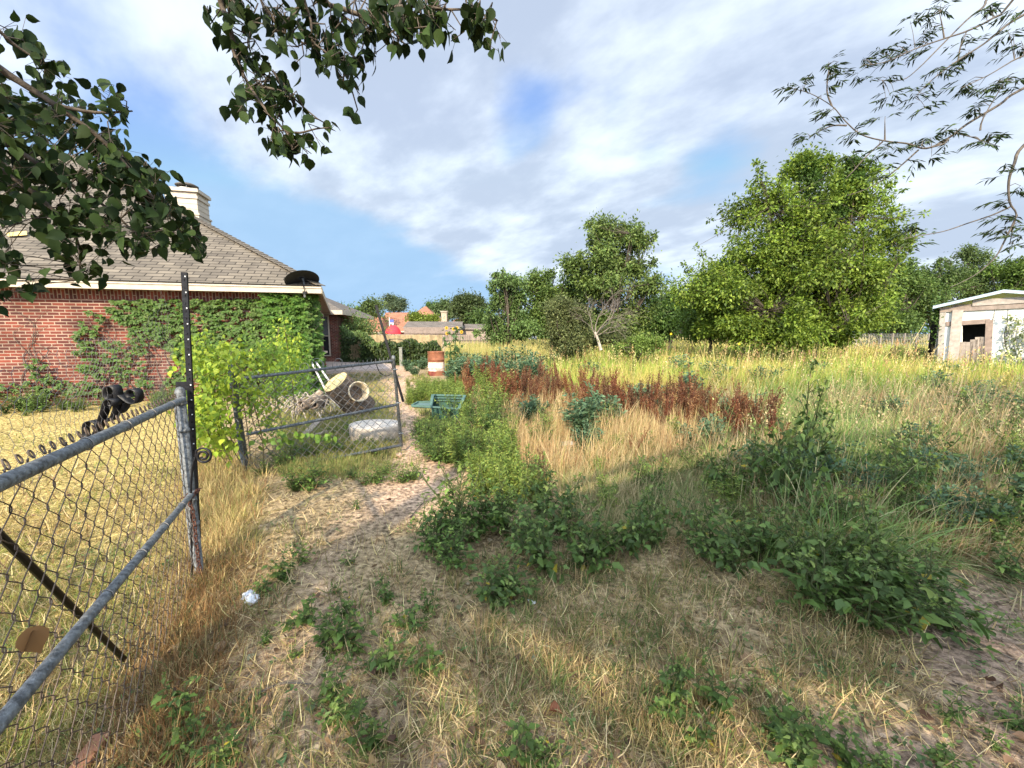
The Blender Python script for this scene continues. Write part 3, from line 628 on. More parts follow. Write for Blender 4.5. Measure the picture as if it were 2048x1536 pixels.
# ------------------------------------------------------------------ things lying about
def frame(axis):
    a = np.array(axis, float); a /= np.linalg.norm(a); u_ = np.cross(a, (.1, .2, 1.)); u_ /= np.linalg.norm(u_); return np.stack((u_, np.cross(a, u_), a), 1)
def log(name, top, axis, length, r, label, barkc=(.13, .095, .07), cutc=(.66, .50, .22), hollow=False, cat='log', group=None):
    t = thing(name, tuple(np.array(top)-np.array(axis)/np.linalg.norm(axis)*length), label, cat, group); Mx = frame(axis); k = 26
    prof = [(r*(1.1-.12*i/8+.03*math.sin(i*2.2)), -length+length*i/8) for i in range(9)]
    g = Geo(); g.lathe(prof+([(r*.62, 0), (r*.6, -length*.8)] if hollow else []), k, C=barkc, M=Mx, o=tuple(top))
    v = g.V[0]; v += (v-np.array(top))*0; ang = np.arange(len(v)) % k
    v += (np.sin(ang*3.0)*.035+np.sin(ang*5.3)*.03)[:, None]*((v-top)-((v-top)@Mx[:, 2])[:, None]*Mx[:, 2])
    part(g, 'bark', mat('rough_bark', attr=True, rough=.95, nscale=22, namt=.5, bump=1.0, bscale=35) if 'rb' not in LIB else LIB['rb'], t)
    if not hollow:
        g = Geo(); g.lathe([(r*.975, .002), (r*.97, .006), (r*.6, .008), (0, .008)], k, C=cutc, M=Mx, o=tuple(top)); part(g, 'cut_face', LIB['cut'], t)
    return t
LIB = {'rb': mat('rough_bark', attr=True, rough=.95, nscale=22, namt=.5, bump=1.0, bscale=35), 'cut': mat('cut_wood', attr=True, rough=.8, nscale=12, namt=.12)}
yl = 7.35; ct = D(671, 764, yl); log('cut_log', tuple(ct), (-.42, -.50, .76), .80, .25, 'thick log with a pale yellow sawn face leaning behind the gate mesh')
for (px, py, r, Yy, ax, ln, lb) in ((601, 810, .095, 6.9, (-.35, -.9, .05), .5, 'hollow dead log end in the branch pile, left one'), (626, 808, .10, 7.0, (.1, -.97, .05), .5, 'hollow dead log end in the branch pile, right one')):
    log('hollow_log', tuple(D(px, py, Yy)), ax, ln, r, lb, (.17, .13, .10), hollow=True)
    d_ = D(px, py, Yy)+np.array(ax)*-.06; g = Geo(); g.lathe([(r*.64, 0), (0, 0.001)], 14, M=frame(ax), o=tuple(d_), C=(.012, .01, .008)); part(g, 'hollow', M_attr, bpy.context.scene.objects[[o.name for o in COL.objects if o.name.startswith('hollow_log') and o.parent is None][-1]])  # near-black disc in the log end stands in for the shade inside
log('grey_log', tuple(D(643, 783, 7.9)), (.5, .2, .45), .75, .07, 'thin grey log lying across the branch pile behind the hollow ends', (.27, .22, .17), (.35, .27, .18))
# twigs on the pile
pile = thing('branch_pile', tuple(G(610, 845)), 'heap of bare pale branches around the hollow logs', 'branch pile')
g = Geo()
for k in range(44):
    c = G(random.gauss(612, 26), random.gauss(834, 5)); a = random.uniform(0, 6.28); l = random.uniform(.25, .75); h = random.uniform(.02, .30)
    q = [c+np.array((math.cos(a)*l*(t-.5), math.sin(a)*l*(t-.5), h+.16*math.sin(t*3.1)+random.uniform(-.03, .03))) for t in np.linspace(0, 1, 5)]; g.tube(smooth_path(q, 3), np.linspace(.011, .004, 13), 5)
part(g, 'branch', M_paleTwig, pile)
for (a, b, w, lb) in (((575, 905), (640, 838), .10, 'grey weathered board lying below the branch pile'), ((600, 880), (655, 862), .05, 'short narrow grey board lying by the gate middle rail')):
    t = thing('board', tuple(G(*a)), lb, 'board', 'loose boards by the gate'); g = Geo(); g.beam(G(a[0], a[1], .05), G(b[0], b[1], .07), w, .022, C=(.30, .25, .21)); part(g, 'plank', M_attr, t)
# planter pot on its side
pt = thing('tipped_pot', tuple(G(715, 815)), 'cream plastic pot lying tipped open towards the camera beside the log', 'plant pot')
c = D(718, 783, 7.3); Mx = frame((.62, -.72, .25)); g = Geo()
g.lathe([(.0, -.33), (.125, -.33), (.13, -.30), (.165, -.03), (.19, -.03), (.192, .015), (.172, .015), (.155, -.04), (.115, -.30), (0, -.30)], 26, C=(.50, .41, .28), M=Mx, o=tuple(c)); part(g, 'body', M_attr, pt, True)
# round slab
sb = thing('round_slab', tuple(G(752, 895)), 'big pale round concrete slab lying flat behind the gate mesh', 'slab')
c = G(752, 895); c = np.array((D(752, 865, 5.75)[0], 5.72, 0)); k = 40; prof = [(.335, -.02), (.345, .08), (.35, .2), (.345, .225), (.33, .232), (.0, .236)]
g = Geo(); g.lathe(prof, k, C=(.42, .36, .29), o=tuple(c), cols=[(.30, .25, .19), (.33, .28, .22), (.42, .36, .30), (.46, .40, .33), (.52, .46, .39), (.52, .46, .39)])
v = g.V[0]; a_ = np.arctan2(v[:, 1]-c[1], v[:, 0]-c[0]); f = 1+.06*np.sin(2*a_+.5)+.03*np.sin(3*a_); v[:, 0] = c[0]+(v[:, 0]-c[0])*f; v[:, 1] = c[1]+(v[:, 1]-c[1])*f*.95; v[:, 2] += (v[:, 1]-c[1])*.0+(v[:, 2] > .15)*(.02*(c[0]-v[:, 0]))
part(g, 'slab', mat('pale_concrete', attr=True, rough=.9, nscale=11, namt=.14, bump=.3, bscale=25), sb, True)
# barrel
bc = G(873, 752); bl_ = thing('steel_barrel', tuple(bc), 'rusty steel barrel with a white painted band standing at the end of the path', 'barrel')
g = Geo(); rr = .295; prof = []; cols = []
for z, r, c_ in ((0, 0, 2), (0, rr, 2), (.02, rr+.008, 2), (.04, rr, 2), (.19, rr, 2), (.2, rr, 1), (.29, rr, 1), (.305, rr+.012, 1), (.32, rr, 1), (.505, rr, 1), (.51, rr, 0), (.58, rr, 0), (.595, rr+.012, 0), (.61, rr, 0), (.85, rr, 0), (.865, rr+.01, 0), (.88, rr+.004, 0), (.88, rr-.015, 0), (.78, rr-.015, 3), (.6, rr-.02, 3), (.6, 0, 3)):
    prof.append((r, z)); cols.append(((.22, .085, .045), (.60, .50, .42), (.17, .045, .035), (.03, .02, .015))[c_])
g.lathe(prof, 32, o=tuple(bc), cols=cols); part(g, 'drum', mat('rusted_paint', attr=True, rough=.8, nscale=7, namt=.4, hue=(.20, .085, .045), bump=.3), bl_, False)
# green plastic tub with a flat lip
gp = G(878, 845); tr = thing('green_tub', tuple(gp), 'green plastic tub with a flat front lip lying in the weeds right of the path', 'plastic tub')
gc = (.03, .075, .055); gl = (.075, .14, .12)
def UP(px, py, Yv, dz=0.0): return D(px, py, Yv)+(0, 0, dz)
B0, B1, F0, F1 = D(866, 812, 7.35), D(930, 815, 7.25), D(862, 824, 6.85), D(918, 830, 6.65); g = Geo(); hh_ = .20
for p in (B0, B1, F0, F1): p[2] = .27
B0[2] = B1[2] = .40
lo = [p-np.array((0, 0, p[2]-.06)) for p in (B0, B1, F1, F0)]; hi_ = [B0, B1, F1, F0]
for q in range(4):
    a, b = hi_[q], hi_[(q+1) % 4]; c, d = lo[q]*.96+lo[(q+2) % 4]*.04, lo[(q+1) % 4]*.96+lo[(q+3) % 4]*.04; g.poly([a, b, d, c], C=gc)
g.poly(lo, C=gc); part(g, 'bin', M_attr, tr)
g = Geo()
for q in range(4): g.beam(hi_[q], hi_[(q+1) % 4], .05, .022, C=gl)
for dz in (.05, .10): g.beam(B0-(0, .03, dz), B1-(0, .03, dz), .02, .012, C=gl)
part(g, 'rim', M_attr, tr)
g = Geo(); L0_ = D(824, 822, 6.95); L1_ = D(836, 813, 7.3); L0_[2] = L1_[2] = .27; q1 = F0.copy(); q2 = B0.copy(); q2[2] = .27
lp = [L0_, q1, q2, L1_]; g.poly([p-(0, 0, .01) for p in lp], C=(.09, .15, .14)); g.poly([p-(0, 0, .03) for p in lp[::-1]], C=gc)
for q in range(4): g.beam(lp[q], lp[(q+1) % 4], .03, .035, C=gl)
part(g, 'lip', M_attr, tr)
# leaning tubes + rusty chair by the corner
for (a, b, lb) in (((619, 716), (650, 778), 'left one of two bright metal poles leaning by the house corner'), ((629, 720), (664, 770), 'right one of two bright metal poles leaning by the house corner')):
    t = thing('metal_pole', tuple(G(b[0], b[1]+20)), lb, 'pole', 'two metal poles by the house corner'); g = Geo(); g.tube([D(a[0], a[1], 9.9), D(b[0], b[1], 8.6), D(b[0]+3, b[1]+8, 8.45)], .022, 10); part(g, 'tube', mat('bright_tube', (.52, .50, .47), .45, .3) if 'bt' not in LIB else LIB['bt'], t, True)
chr_ = thing('rusty_chair', tuple(G(636, 745)), 'rusty folded chair frame with a pale seat board against the wall corner', 'chair'); Yc = 15.0
g = Geo(); rc = (.28, .10, .06)
for pp in ([(620, 688), (632, 700), (652, 730)], [(627, 733), (630, 700), (624, 683)], [(640, 732), (638, 704)], [(621, 705), (640, 703)], [(650, 733), (643, 706)]): g.tube([D(a, b, Yc) for a, b in pp], .03, 6, C=rc)
part(g, 'frame', M_attr, chr_)
g = Geo(); g.box(tuple(D(638, 704, Yc)), (.48, .4, .07), .1, C=(.5, .42, .32)); part(g, 'seat', M_attr, chr_)
g = Geo(); g.box(tuple(D(630, 692, Yc)), (.22, .05, .14), .2, C=(.3, .12, .08)); part(g, 'backrest', M_attr, chr_)

# litter
def crumple(name, px, py, r, col, label, cat, parts=1, flat=.5):
    c = on(G(px, py)); t = thing(name, tuple(c), label, cat); g = Geo()
    for q in range(parts):
        o = c+np.array((q*r*1.1-r*.5*(parts-1), -q*r*.9, r*flat)); n, m = 10, 14; V = []
        for i in range(n+1):
            for j in range(m):
                th = math.pi*i/n; ph = 2*math.pi*j/m; rr_ = r*(1+.22*math.sin(3*ph+q+5*th)+.15*math.sin(7*th+2*ph)+random.uniform(-.08, .08)); V.append(o+np.array((rr_*math.sin(th)*math.cos(ph), rr_*.8*math.sin(th)*math.sin(ph), rr_*flat*math.cos(th))))
        F = [f for i in range(n) for j in range(m) for f in ((i*m+j, i*m+(j+1) % m, (i+1)*m+(j+1) % m), (i*m+j, (i+1)*m+(j+1) % m, (i+1)*m+j))]; g.add(V, F, col)
    part(g, 'film', M_attr, t); return t
crumple('crumpled_cup', 505, 1202, .036, (.62, .64, .66), 'crumpled clear white plastic cup in the dry grass by the fence', 'cup', 2, .7)
crumple('plastic_scrap', 852, 886, .085, (.38, .47, .52), 'bluish crumpled plastic scrap lying on the sunny path edge', 'litter', 2, .28)
crumple('paper_scrap', 1062, 1194, .017, (.8, .8, .8), 'tiny white paper scrap in the short grass', 'litter', 2, .4)
crumple('flat_stone', 1137, 890, .12, (.36, .33, .29), 'pale flat stone lying on bare earth among the dry straw', 'stone', 1, .3)
crumple('small_stone', 1452, 1118, .03, (.3, .26, .22), 'small brown stone under the dark green weeds', 'stone', 1, .6)
crumple('path_stone', 798, 912, .045, (.45, .30, .24), 'small pinkish stone on the sandy path below the gate corner', 'stone', 1, .6)
def fallen(px, py, l, col, label, curl=.1, up=.012):
    c = on(G(px, py), up); g = Geo(); a = random.uniform(0, 6.28); tv = T_ovate[0].copy(); tv[:, 2] += curl*np.abs(tv[:, 0])*3; tv[:, 1] -= .5
    g.leaves((tv, T_ovate[1]), [c], [(math.cos(a), math.sin(a), .05)], [(.1, -.1, 1)], l, np.array([col])); o = g.build('fallen_leaf', M_leaf, origin=c); tag(o, label, 'leaf', 'fallen leaves on the ground')
fallen(919, 1436, .062, (.12, .17, .06), 'green fallen leaf lying on bare dirt at the bottom centre', .05)
fallen(1112, 1436, .055, (.28, .10, .045), 'curled red brown dead leaf on the dirt at bottom centre', .45, .02)
fallen(917, 1214, .045, (.22, .24, .14), 'dull pale green leaf lying left of the short grass', .05)
fallen(1068, 1318, .042, (.22, .24, .15), 'small pale leaf lying in the straw at centre', .1)
fallen(622, 1430, .05, (.13, .18, .08), 'dark green leaf lying below the leafy weeds at left', .05)
fallen(712, 1408, .05, (.36, .30, .14), 'yellowish tan dead leaf between two leafy weeds', .3)
fallen(505, 1320, .045, (.24, .26, .17), 'pale leaf lying in brown grass near the fence', .2)
fallen(564, 1528, .05, (.10, .2, .09), 'bright green leaf at the bottom edge left of centre', .1)
fallen(960, 1418, .035, (.30, .22, .16), 'small dusty pink dead leaf right of the green one', .3)
fallen(1600, 1500, .05, (.42, .32, .12), 'yellow dead leaf under the bottom right weeds', .2)
for (a, b, c_, lb) in (((495, 1402), (560, 1375), (625, 1376), 'dark dead twig lying on bare dirt at bottom left'), ((1900, 1270), (1970, 1300), (2045, 1330), 'thin dead twig on the dirt track at right'), ((820, 1030), (850, 1000), (880, 985), 'dark stick lying beside the sandy path')):
    t = thing('twig', tuple(on(G(*b))), lb, 'twig', 'dead twigs on the ground'); g = Geo(); g.tube(smooth_path([on(G(*a), .012), on(G(*b), .02), on(G(*c_), .01)], 5), np.linspace(.006, .003, 11), 5); part(g, 'stick', M_twig, t)
# dead leaf hanging on the fence
c = VP(30, 1262, FA, FB)+dnn*.02; g = Geo(); g.leaves(T_ovate, [c, c+(0.01, 0, -.01)], [(.2, .1, -1), (-.5, .1, -.7)], [(1, -.6, .2), (1, .3, .2)], .075, np.array([(.24, .13, .05), (.10, .05, .03)])); tag(g.build('dead_leaf', M_leaf, origin=c), 'curled brown dead leaf caught in the near wire mesh', 'leaf')
# ------------------------------------------------------------------ trees
def tree(name, label, blobs, Y, trunk_px, leaf, cols, per=60, cr=.35, seed=1, group=None, depth_k=.8, tpl=T_simple, trunks=None, barkm=None, cat='tree', ybase=None, wts=None, drop=.3, flat=.7, rtrunk=.12, shoots=1.0):
    """blobs: (px, py, rx, ry, clumps) lobes of the crown as seen at depth Y, turned into metres"""
    rg = np.random.default_rng(seed); base = D(trunk_px[0], trunk_px[1], Y); base[2] = 0.0
    t = thing(name, tuple(base), label, cat, group); g = Geo(); w = Geo(); allc = []; lc = []; szs = []
    per *= 1.8; leaf *= 1.15
    for (bx, by, rx, ry, nb) in blobs:
        nb = int(nb*1.45)
        c = D(bx, by, Y); rX = rx/FPX*Y; rZ = ry/FPX*Y; rv = np.array((rX, rX*depth_k, rZ))
        ns_ = max(4, nb//9); sd0 = rg.normal(0, 1, (ns_, 3)); sd0 /= np.linalg.norm(sd0, axis=1, keepdims=True); sc_ = c+sd0*(rg.uniform(.35, .85, ns_)[:, None])*rv; sr = rg.uniform(.25, .5, ns_)
        wi = rg.choice(ns_, nb); d = rg.normal(0, 1, (nb, 3)); d /= np.linalg.norm(d, axis=1, keepdims=True)
        P = sc_[wi]+d*(rg.random(nb)**.45*sr[wi])[:, None]*rv*np.array((1, 1, .85))
        sh_ = []
        for q in range(max(2, nb//9)):
            dd = rg.normal(0, 1, 3); dd[2] = abs(dd[2])*.9; dd /= np.linalg.norm(dd); e0_ = dd*rv*.75
            ln_ = rg.uniform(.25, .6)*min(rX, rZ)*shoots; dr = dd*.6+np.array((rg.normal(0, .2), rg.normal(0, .2), .8)); dr /= np.linalg.norm(dr)
            for j in range(5): sh_.append((c+e0_+dr*ln_*j/4+rg.normal(0, .04, 3), 1-.17*j))
        P[:, 2] = np.maximum(P[:, 2], rg.uniform(.2, .9, nb)); allc.append(P); allc.append(np.array([p for p, _ in sh_])); szs += [1.0]*nb+[.55*k for _, k in sh_]; lc.append(c)
    CC = np.concatenate(allc)
    for P, kz in zip(CC, szs):
        n = int(per*kz*rg.uniform(.4, 1.3)); o = rg.normal(0, 1, (n, 3)); s = cr*kz*rg.uniform(.6, 1.25)
        Lp = P+o*np.array((s, s, s*flat))*.5; tone = rg.uniform(.62, 1.35)
        ax = o/np.linalg.norm(o, axis=1, keepdims=True)+rg.normal(0, .5, (n, 3)); ax[:, 2] -= drop
        nr = rg.normal(0, .6, (n, 3)); nr[:, 2] += 1
        col = np.asarray(cols)[rg.choice(len(cols), n, p=wts)]*tone*rg.uniform(.85, 1.15, (n, 1))
        g.leaves(tpl, Lp, ax, nr, leaf*rg.uniform(.7, 1.25, n), np.clip(col, 0, 1))
    part(g, 'crown', M_leaf, t)
    lim = CC[rg.choice(len(CC), min(14, len(CC)), replace=False)]
    mz = min(c[2] for c in lc); fork = base*.4+np.array(lc).mean(0)*.6; fork[2] = max(.5, mz*.5)
    for q in range(trunks or 1):
        off = np.array((rg.uniform(-.3, .3)*q, rg.uniform(-.3, .3)*q, 0)); tp = CC[np.argmax(CC[:, 2]-.5*abs(CC[:, 0]-base[0])*rg.uniform(.5, 1.5))]
        pth = smooth_path([base+off-(0, 0, .1), (base+fork)/2+off*.8+rg.normal(0, .06, 3), fork+off*.6, (fork+tp)/2+rg.normal(0, .2, 3), tp-(0, 0, .3)], 4); w.tube(pth, np.linspace(rtrunk, .02, len(pth)), 8)
    for P in lim:
        pth = smooth_path([fork+rg.normal(0, .05, 3), (fork+P)/2+rg.normal(0, .2, 3)+(0, 0, .15), P], 4); w.tube(pth, np.linspace(rtrunk*.45, .012, len(pth)), 6)
    for P in CC:
        j = np.argmin(np.linalg.norm(lim-P, axis=1)); a = lim[j]*.5+fork*.5 if rg.random() < .4 else lim[j]; w.tube([a, (a+P)/2+rg.normal(0, .08, 3), P], (.014, .009, .004), 4, caps=False)
    part(w, 'trunk', barkm or M_bark, t); return t
YG = [(.15, .225, .028), (.22, .29, .04), (.085, .14, .022)]; DG = [(.075, .14, .03), (.10, .175, .035), (.055, .105, .022)]; BG = [(.10, .16, .07), (.08, .14, .06), (.13, .19, .08)]
tree('large_tree', 'big bright yellow green tree with a ragged tall top, left of the white shed', [(1600, 560, 150, 105, 120), (1480, 590, 110, 75, 70), (1700, 570, 90, 100, 60), (1605, 455, 100, 65, 44), (1535, 385, 50, 32, 9), (1612, 360, 20, 48, 11), (1690, 380, 65, 30, 13), (1735, 420, 60, 32, 10), (1655, 345, 35, 18, 4), (1800, 480, 40, 12, 6), (1500, 420, 45, 40, 10), (1600, 660, 100, 42, 40), (1560, 650, 175, 42, 60), (1680, 650, 110, 42, 30), (1470, 640, 80, 45, 25)], 16, (1610, 700), .115, YG, 85, .52, 3, wts=[.5, .3, .2], rtrunk=.13, shoots=2.1)
tree('vine_draped_stem', 'dark green creeper column climbing the leaning upper limbs of the big tree', [(1612, 380, 16, 60, 10), (1690, 370, 22, 25, 7), (1660, 420, 30, 30, 10), (1715, 335, 14, 20, 4)], 15.7, (1625, 700), .10, DG, 90, .42, 4, rtrunk=.06, cat='vine')
tree('middle_tree', 'airy mid green tree, tallest of the group at the middle of the field', [(1225, 510, 75, 55, 60), (1215, 465, 62, 26, 24), (1230, 590, 90, 55, 60), (1270, 480, 35, 30, 12), (1165, 540, 40, 50, 22), (1290, 560, 24, 60, 14), (1235, 650, 80, 34, 40)], 22, (1225, 690), .14, [(.14, .20, .05), (.18, .24, .06), (.09, .145, .035)], 62, .55, 5)
tree('plumed_tree', 'green tree with arching feathery top shoots, left end of the middle group', [(1010, 590, 36, 45, 36), (1015, 560, 40, 14, 12), (1000, 640, 50, 35, 30), (1030, 610, 30, 40, 18), (990, 668, 50, 18, 14), (1045, 655, 40, 30, 18)], 23, (1010, 690), .13, [(.11, .18, .05), (.14, .21, .06)], 60, .45, 6, drop=.6)
tree('bushy_tree', 'bushy mid green tree between the feathery one and the tallest of the middle group', [(1100, 590, 50, 45, 50), (1085, 560, 24, 22, 12), (1110, 640, 60, 40, 40), (1150, 600, 40, 45, 30), (1075, 620, 50, 45, 30)], 24, (1105, 690), .14, [(.12, .19, .045), (.16, .22, .05), (.08, .13, .03)], 60, .55, 7)
tree('dark_tree', 'low dark green tree in the gap between the middle group and the big tree', [(1335, 625, 45, 45, 46), (1315, 655, 60, 30, 40), (1385, 605, 34, 40, 30), (1370, 650, 50, 32, 30)], 27, (1330, 690), .15, DG, 65, .6, 8)
tree('left_edge_bush', 'low mid green leafy bush hugging the left side of the big bright tree', [(1435, 585, 60, 60, 60), (1415, 640, 62, 44, 50)], 19, (1425, 700), .12, [(.09, .155, .03), (.12, .19, .03)], 75, .5, 9, cat='bush')
tree('olive_shrub', 'rounded dull olive shrub in front of the middle trees', [(1140, 645, 50, 40, 60), (1170, 680, 75, 28, 50), (1120, 610, 28, 18, 14)], 15.5, (1145, 700), .075, [(.13, .155, .055), (.17, .19, .07), (.09, .11, .04)], 80, .36, 10, cat='shrub', rtrunk=.05)
tree('field_bush', 'small yellow green bush in the tall grass right of the dead tree', [(1285, 690, 38, 18, 22), (1260, 700, 25, 14, 10)], 14, (1280, 715), .07, [(.14, .21, .04), (.17, .24, .05)], 70, .3, 12, cat='bush', rtrunk=.03)
# treeline right
for i, (bl, Yt, cx, cols, lab) in enumerate((
    ([(1800, 590, 45, 60, 50), (1790, 545, 40, 22, 20), (1770, 640, 50, 30, 24)], 30, 1795, [(.09, .15, .035), (.12, .18, .04)], 'mid green tree right beside the big tree, first of the right treeline'),
    ([(1880, 580, 48, 50, 46), (1860, 620, 60, 35, 30)], 32, 1870, [(.085, .14, .035), (.11, .165, .04)], 'rounded green tree behind the left end of the white shed roof'),
    ([(1935, 545, 45, 35, 34), (1940, 510, 30, 16, 8), (1930, 590, 50, 35, 30)], 36, 1930, [(.10, .15, .045), (.12, .17, .05)], 'tree with wispy top shoots rising over the white shed roof'),
    ([(2010, 560, 50, 30, 34), (2040, 545, 40, 22, 20), (2000, 590, 60, 25, 24)], 34, 2005, [(.12, .19, .03), (.10, .16, .03)], 'bright green tree over the shed roof at the right edge'),
    ([(2110, 560, 60, 50, 40)], 34, 2110, [(.09, .15, .035), (.11, .17, .04)], 'tree beyond the right edge of the photo behind the shed'),
    ([(1740, 630, 45, 40, 34)], 33, 1740, DG, 'dark low tree filling the gap behind the big tree trunk'))):
    tree('treeline_tree', lab, bl, Yt, (cx, 690), .17, cols, 75, .8, 30+i, 'trees of the right treeline', rtrunk=.1)
# far trees behind the houses
for i, (bl, Yt, cx, cols, lab) in enumerate((
    ([(790, 612, 26, 16, 22), (780, 600, 12, 8, 8)], 75, 790, [(.09, .12, .06), (.07, .10, .05)], 'grey green distant tree behind the ridge of the red roofed houses'),
    ([(738, 630, 26, 22, 26), (745, 612, 12, 10, 8)], 60, 738, [(.12, .17, .05), (.10, .14, .04)], 'pale green distant tree left of the red roofs'),
    ([(692, 630, 15, 14, 14), (705, 640, 14, 14, 12)], 55, 695, DG, 'dark distant tree just right of the brick house eave'),
    ([(935, 625, 32, 28, 50), (955, 632, 26, 34, 34), (925, 604, 14, 8, 8)], 55, 935, [(.07, .10, .035), (.09, .12, .04)], 'rounded dark distant tree right of the red roofs'),
    ([(898, 625, 22, 22, 20), (885, 618, 12, 14, 10)], 70, 900, [(.12, .17, .06), (.10, .15, .05)], 'light green distant tree behind the small roof chimney'),
    ([(862, 618, 16, 12, 14)], 80, 862, DG, 'small dark distant tree peeking over the main red roof peak'),
    ([(965, 655, 20, 30, 20)], 40, 965, [(.07, .12, .03), (.09, .14, .03)], 'low leafy tree at the right end of the far board fence'),
    ([(1240, 655, 70, 32, 34), (1160, 650, 80, 32, 34), (1060, 655, 70, 28, 30), (1330, 660, 60, 28, 24)], 45, 1210, DG, 'dark distant tree mass seen under the middle group'),
    ([(1440, 645, 100, 40, 44), (1560, 660, 110, 30, 40), (1700, 655, 120, 34, 44), (1840, 650, 90, 34, 36)], 48, 1490, DG, 'dark distant tree behind the left skirt of the big tree'))):
    tree('distant_tree', lab, bl, Yt, (cx, 680), .28, cols, 70, 1.3, 50+i, 'distant trees', rtrunk=.15)
tree('roof_shrub', 'yellow green shrub standing in front of the red roofs behind the grey shed', [(828, 636, 9, 8, 8), (846, 640, 16, 7, 10), (868, 638, 8, 6, 6)], 50, (845, 680), .22, [(.16, .22, .03), (.2, .26, .04)], 60, .8, 70, cat='shrub')

# dead tree
dt = thing('dead_tree', tuple(G(1200, 722)), 'leafless grey brown dead sapling in front of the middle trees', 'tree'); Yd = 14.3
g = Geo(); fork = D(1190, 664, Yd); g.tube(smooth_path([D(1202, 700, Yd), D(1196, 680, Yd), fork], 3), np.linspace(.06, .035, 7), 8); part(g, 'trunk', M_paleTwig, dt)
g = Geo()
def dead(a, dirv, l, r, lev):
    b = a+dirv*l; m = (a+b)/2+R.normal(0, .05*l, 3); g.tube([a, m, b], (r, r*.8, r*.55), 5, caps=False)
    if lev:
        for k in range(3 if lev > 1 else 4):
            d2 = dirv+R.normal(0, .45, 3)*np.array((1, .8, .8)); d2 /= np.linalg.norm(d2); dead(b if k < 2 else m, d2, l*R.uniform(.55, .85), r*.55, lev-1)
for d_, l, r in (((.15, 0, 1), .75, .026), ((.9, .1, .55), .6, .022), ((-.25, .1, .95), .55, .02), ((.55, -.2, .85), .7, .022), ((.95, .1, .9), .8, .02)):
    d_ = np.array(d_)/np.linalg.norm(d_); dead(fork-(0, 0, random.uniform(0, .2)), d_, l, r, 4)
part(g, 'branch', mat('grey_dead_wood', (.17, .14, .115), .9, nscale=12, namt=.4), dt)

# overhanging shade tree: trunk behind the camera, limbs reaching into view
sh = thing('shade_tree', (-2.6, -3.4, 0), 'dark broad leaved shade tree whose leafy limbs hang into view at top left', 'tree')
g = Geo(); g.tube(smooth_path([(-2.6, -3.4, -.1), (-2.55, -3.3, 1.2), (-2.4, -3.0, 2.4), (-2.0, -3.2, 4.2), (-1.6, -3.6, 6.2)], 5), np.linspace(.22, .07, 21), 12)
limbsL = [smooth_path([(-2.4, -3.0, 2.4), (-3.6, -1.2, 3.6), D(-420, -260, 1.7), D(-60, 90, 2.2), D(110, 210, 2.4), D(215, 290, 2.55), D(310, 400, 2.7), D(375, 480, 2.75)], 5),
          smooth_path([(-2.5, -3.1, 2.0), (-3.7, -1.0, 2.9), D(-420, 60, 1.8), D(-60, 300, 2.3), D(60, 380, 2.5), D(150, 470, 2.6), D(160, 560, 2.6)], 5),
          smooth_path([(-3.6, -1.2, 3.6), D(-420, -100, 1.9), D(-60, 230, 2.5), D(80, 330, 2.6), D(220, 420, 2.8), D(300, 500, 2.9)], 5),
          smooth_path([D(-300, -60, 1.9), D(-40, 40, 2.2), D(30, 90, 2.3), D(75, 120, 2.35)], 5), smooth_path([D(110, 210, 2.4), D(190, 225, 2.45), D(265, 222, 2.5)], 4)]
z_ = lambda a: [(400+p/3.2, q/3.2) for p, q in a]
limbsT = [smooth_path([(-1.9, -3.2, 4.4), (-2.0, -.6, 4.2), D(300, -500, 1.3), D(420, -120, 1.9)]+[D(a, b, 2.05) for a, b in z_([(130, 0), (170, 110), (215, 270), (215, 330), (300, 520), (420, 700), (500, 790), (570, 870), (590, 960)])], 4),
          smooth_path([D(420, -120, 1.9)]+[D(a, b, 2.15) for a, b in z_([(220, 0), (300, 110), (330, 180), (305, 270), (340, 370), (390, 470), (370, 560)])], 4),
          smooth_path([D(500, -150, 1.9)]+[D(a, b, 2.1) for a, b in z_([(390, 0), (460, 100), (500, 180), (600, 240), (700, 290), (800, 300)])], 4),
          smooth_path([D(560, -160, 1.9)]+[D(a, b, 2.0) for a, b in z_([(670, 0), (712, 150), (720, 260), (800, 330), (900, 400), (960, 480), (970, 570)])], 4),
          smooth_path([(-1.9, -3.2, 4.4), (-1.2, -.6, 4.3), D(500, -500, 1.4), D(600, -120, 1.85)]+[D(a, b, 2.1) for a, b in z_([(800, 0), (900, 50), (1010, 90), (1120, 110), (1230, 50), (1400, 40), (1570, 60), (1700, 62), (1790, 90), (1900, 130)])], 4),
          smooth_path([D(a, b, 2.1) for a, b in z_([(1010, 90), (1160, 200), (1280, 190)])], 4), smooth_path([D(a, b, 2.05) for a, b in z_([(550, 840), (640, 850), (740, 825), (820, 818)])], 3),
          smooth_path([D(a, b, 2.05) for a, b in z_([(420, 560), (560, 600), (690, 710), (760, 765)])], 3), smooth_path([D(a, b, 2.05) for a, b in z_([(860, 40), (930, 110), (1040, 200)])], 3)]
for a, b in ((D(500, -150, 1.9), D(600, -120, 1.85)), (D(560, -160, 1.9), D(600, -120, 1.85)), (D(-300, -60, 1.9), D(-420, -260, 1.7)), (D(420, -120, 1.9), D(500, -150, 1.9))): g.tube([a, (a+b)/2, b], .009, 6)
for P_ in limbsL: g.tube(P_, np.linspace(.030 if len(P_) > 20 else .012, .004, len(P_)), 6)
for P_ in limbsT: g.tube(P_, np.linspace(.017 if len(P_) > 30 else .006, .0022, len(P_)), 6)
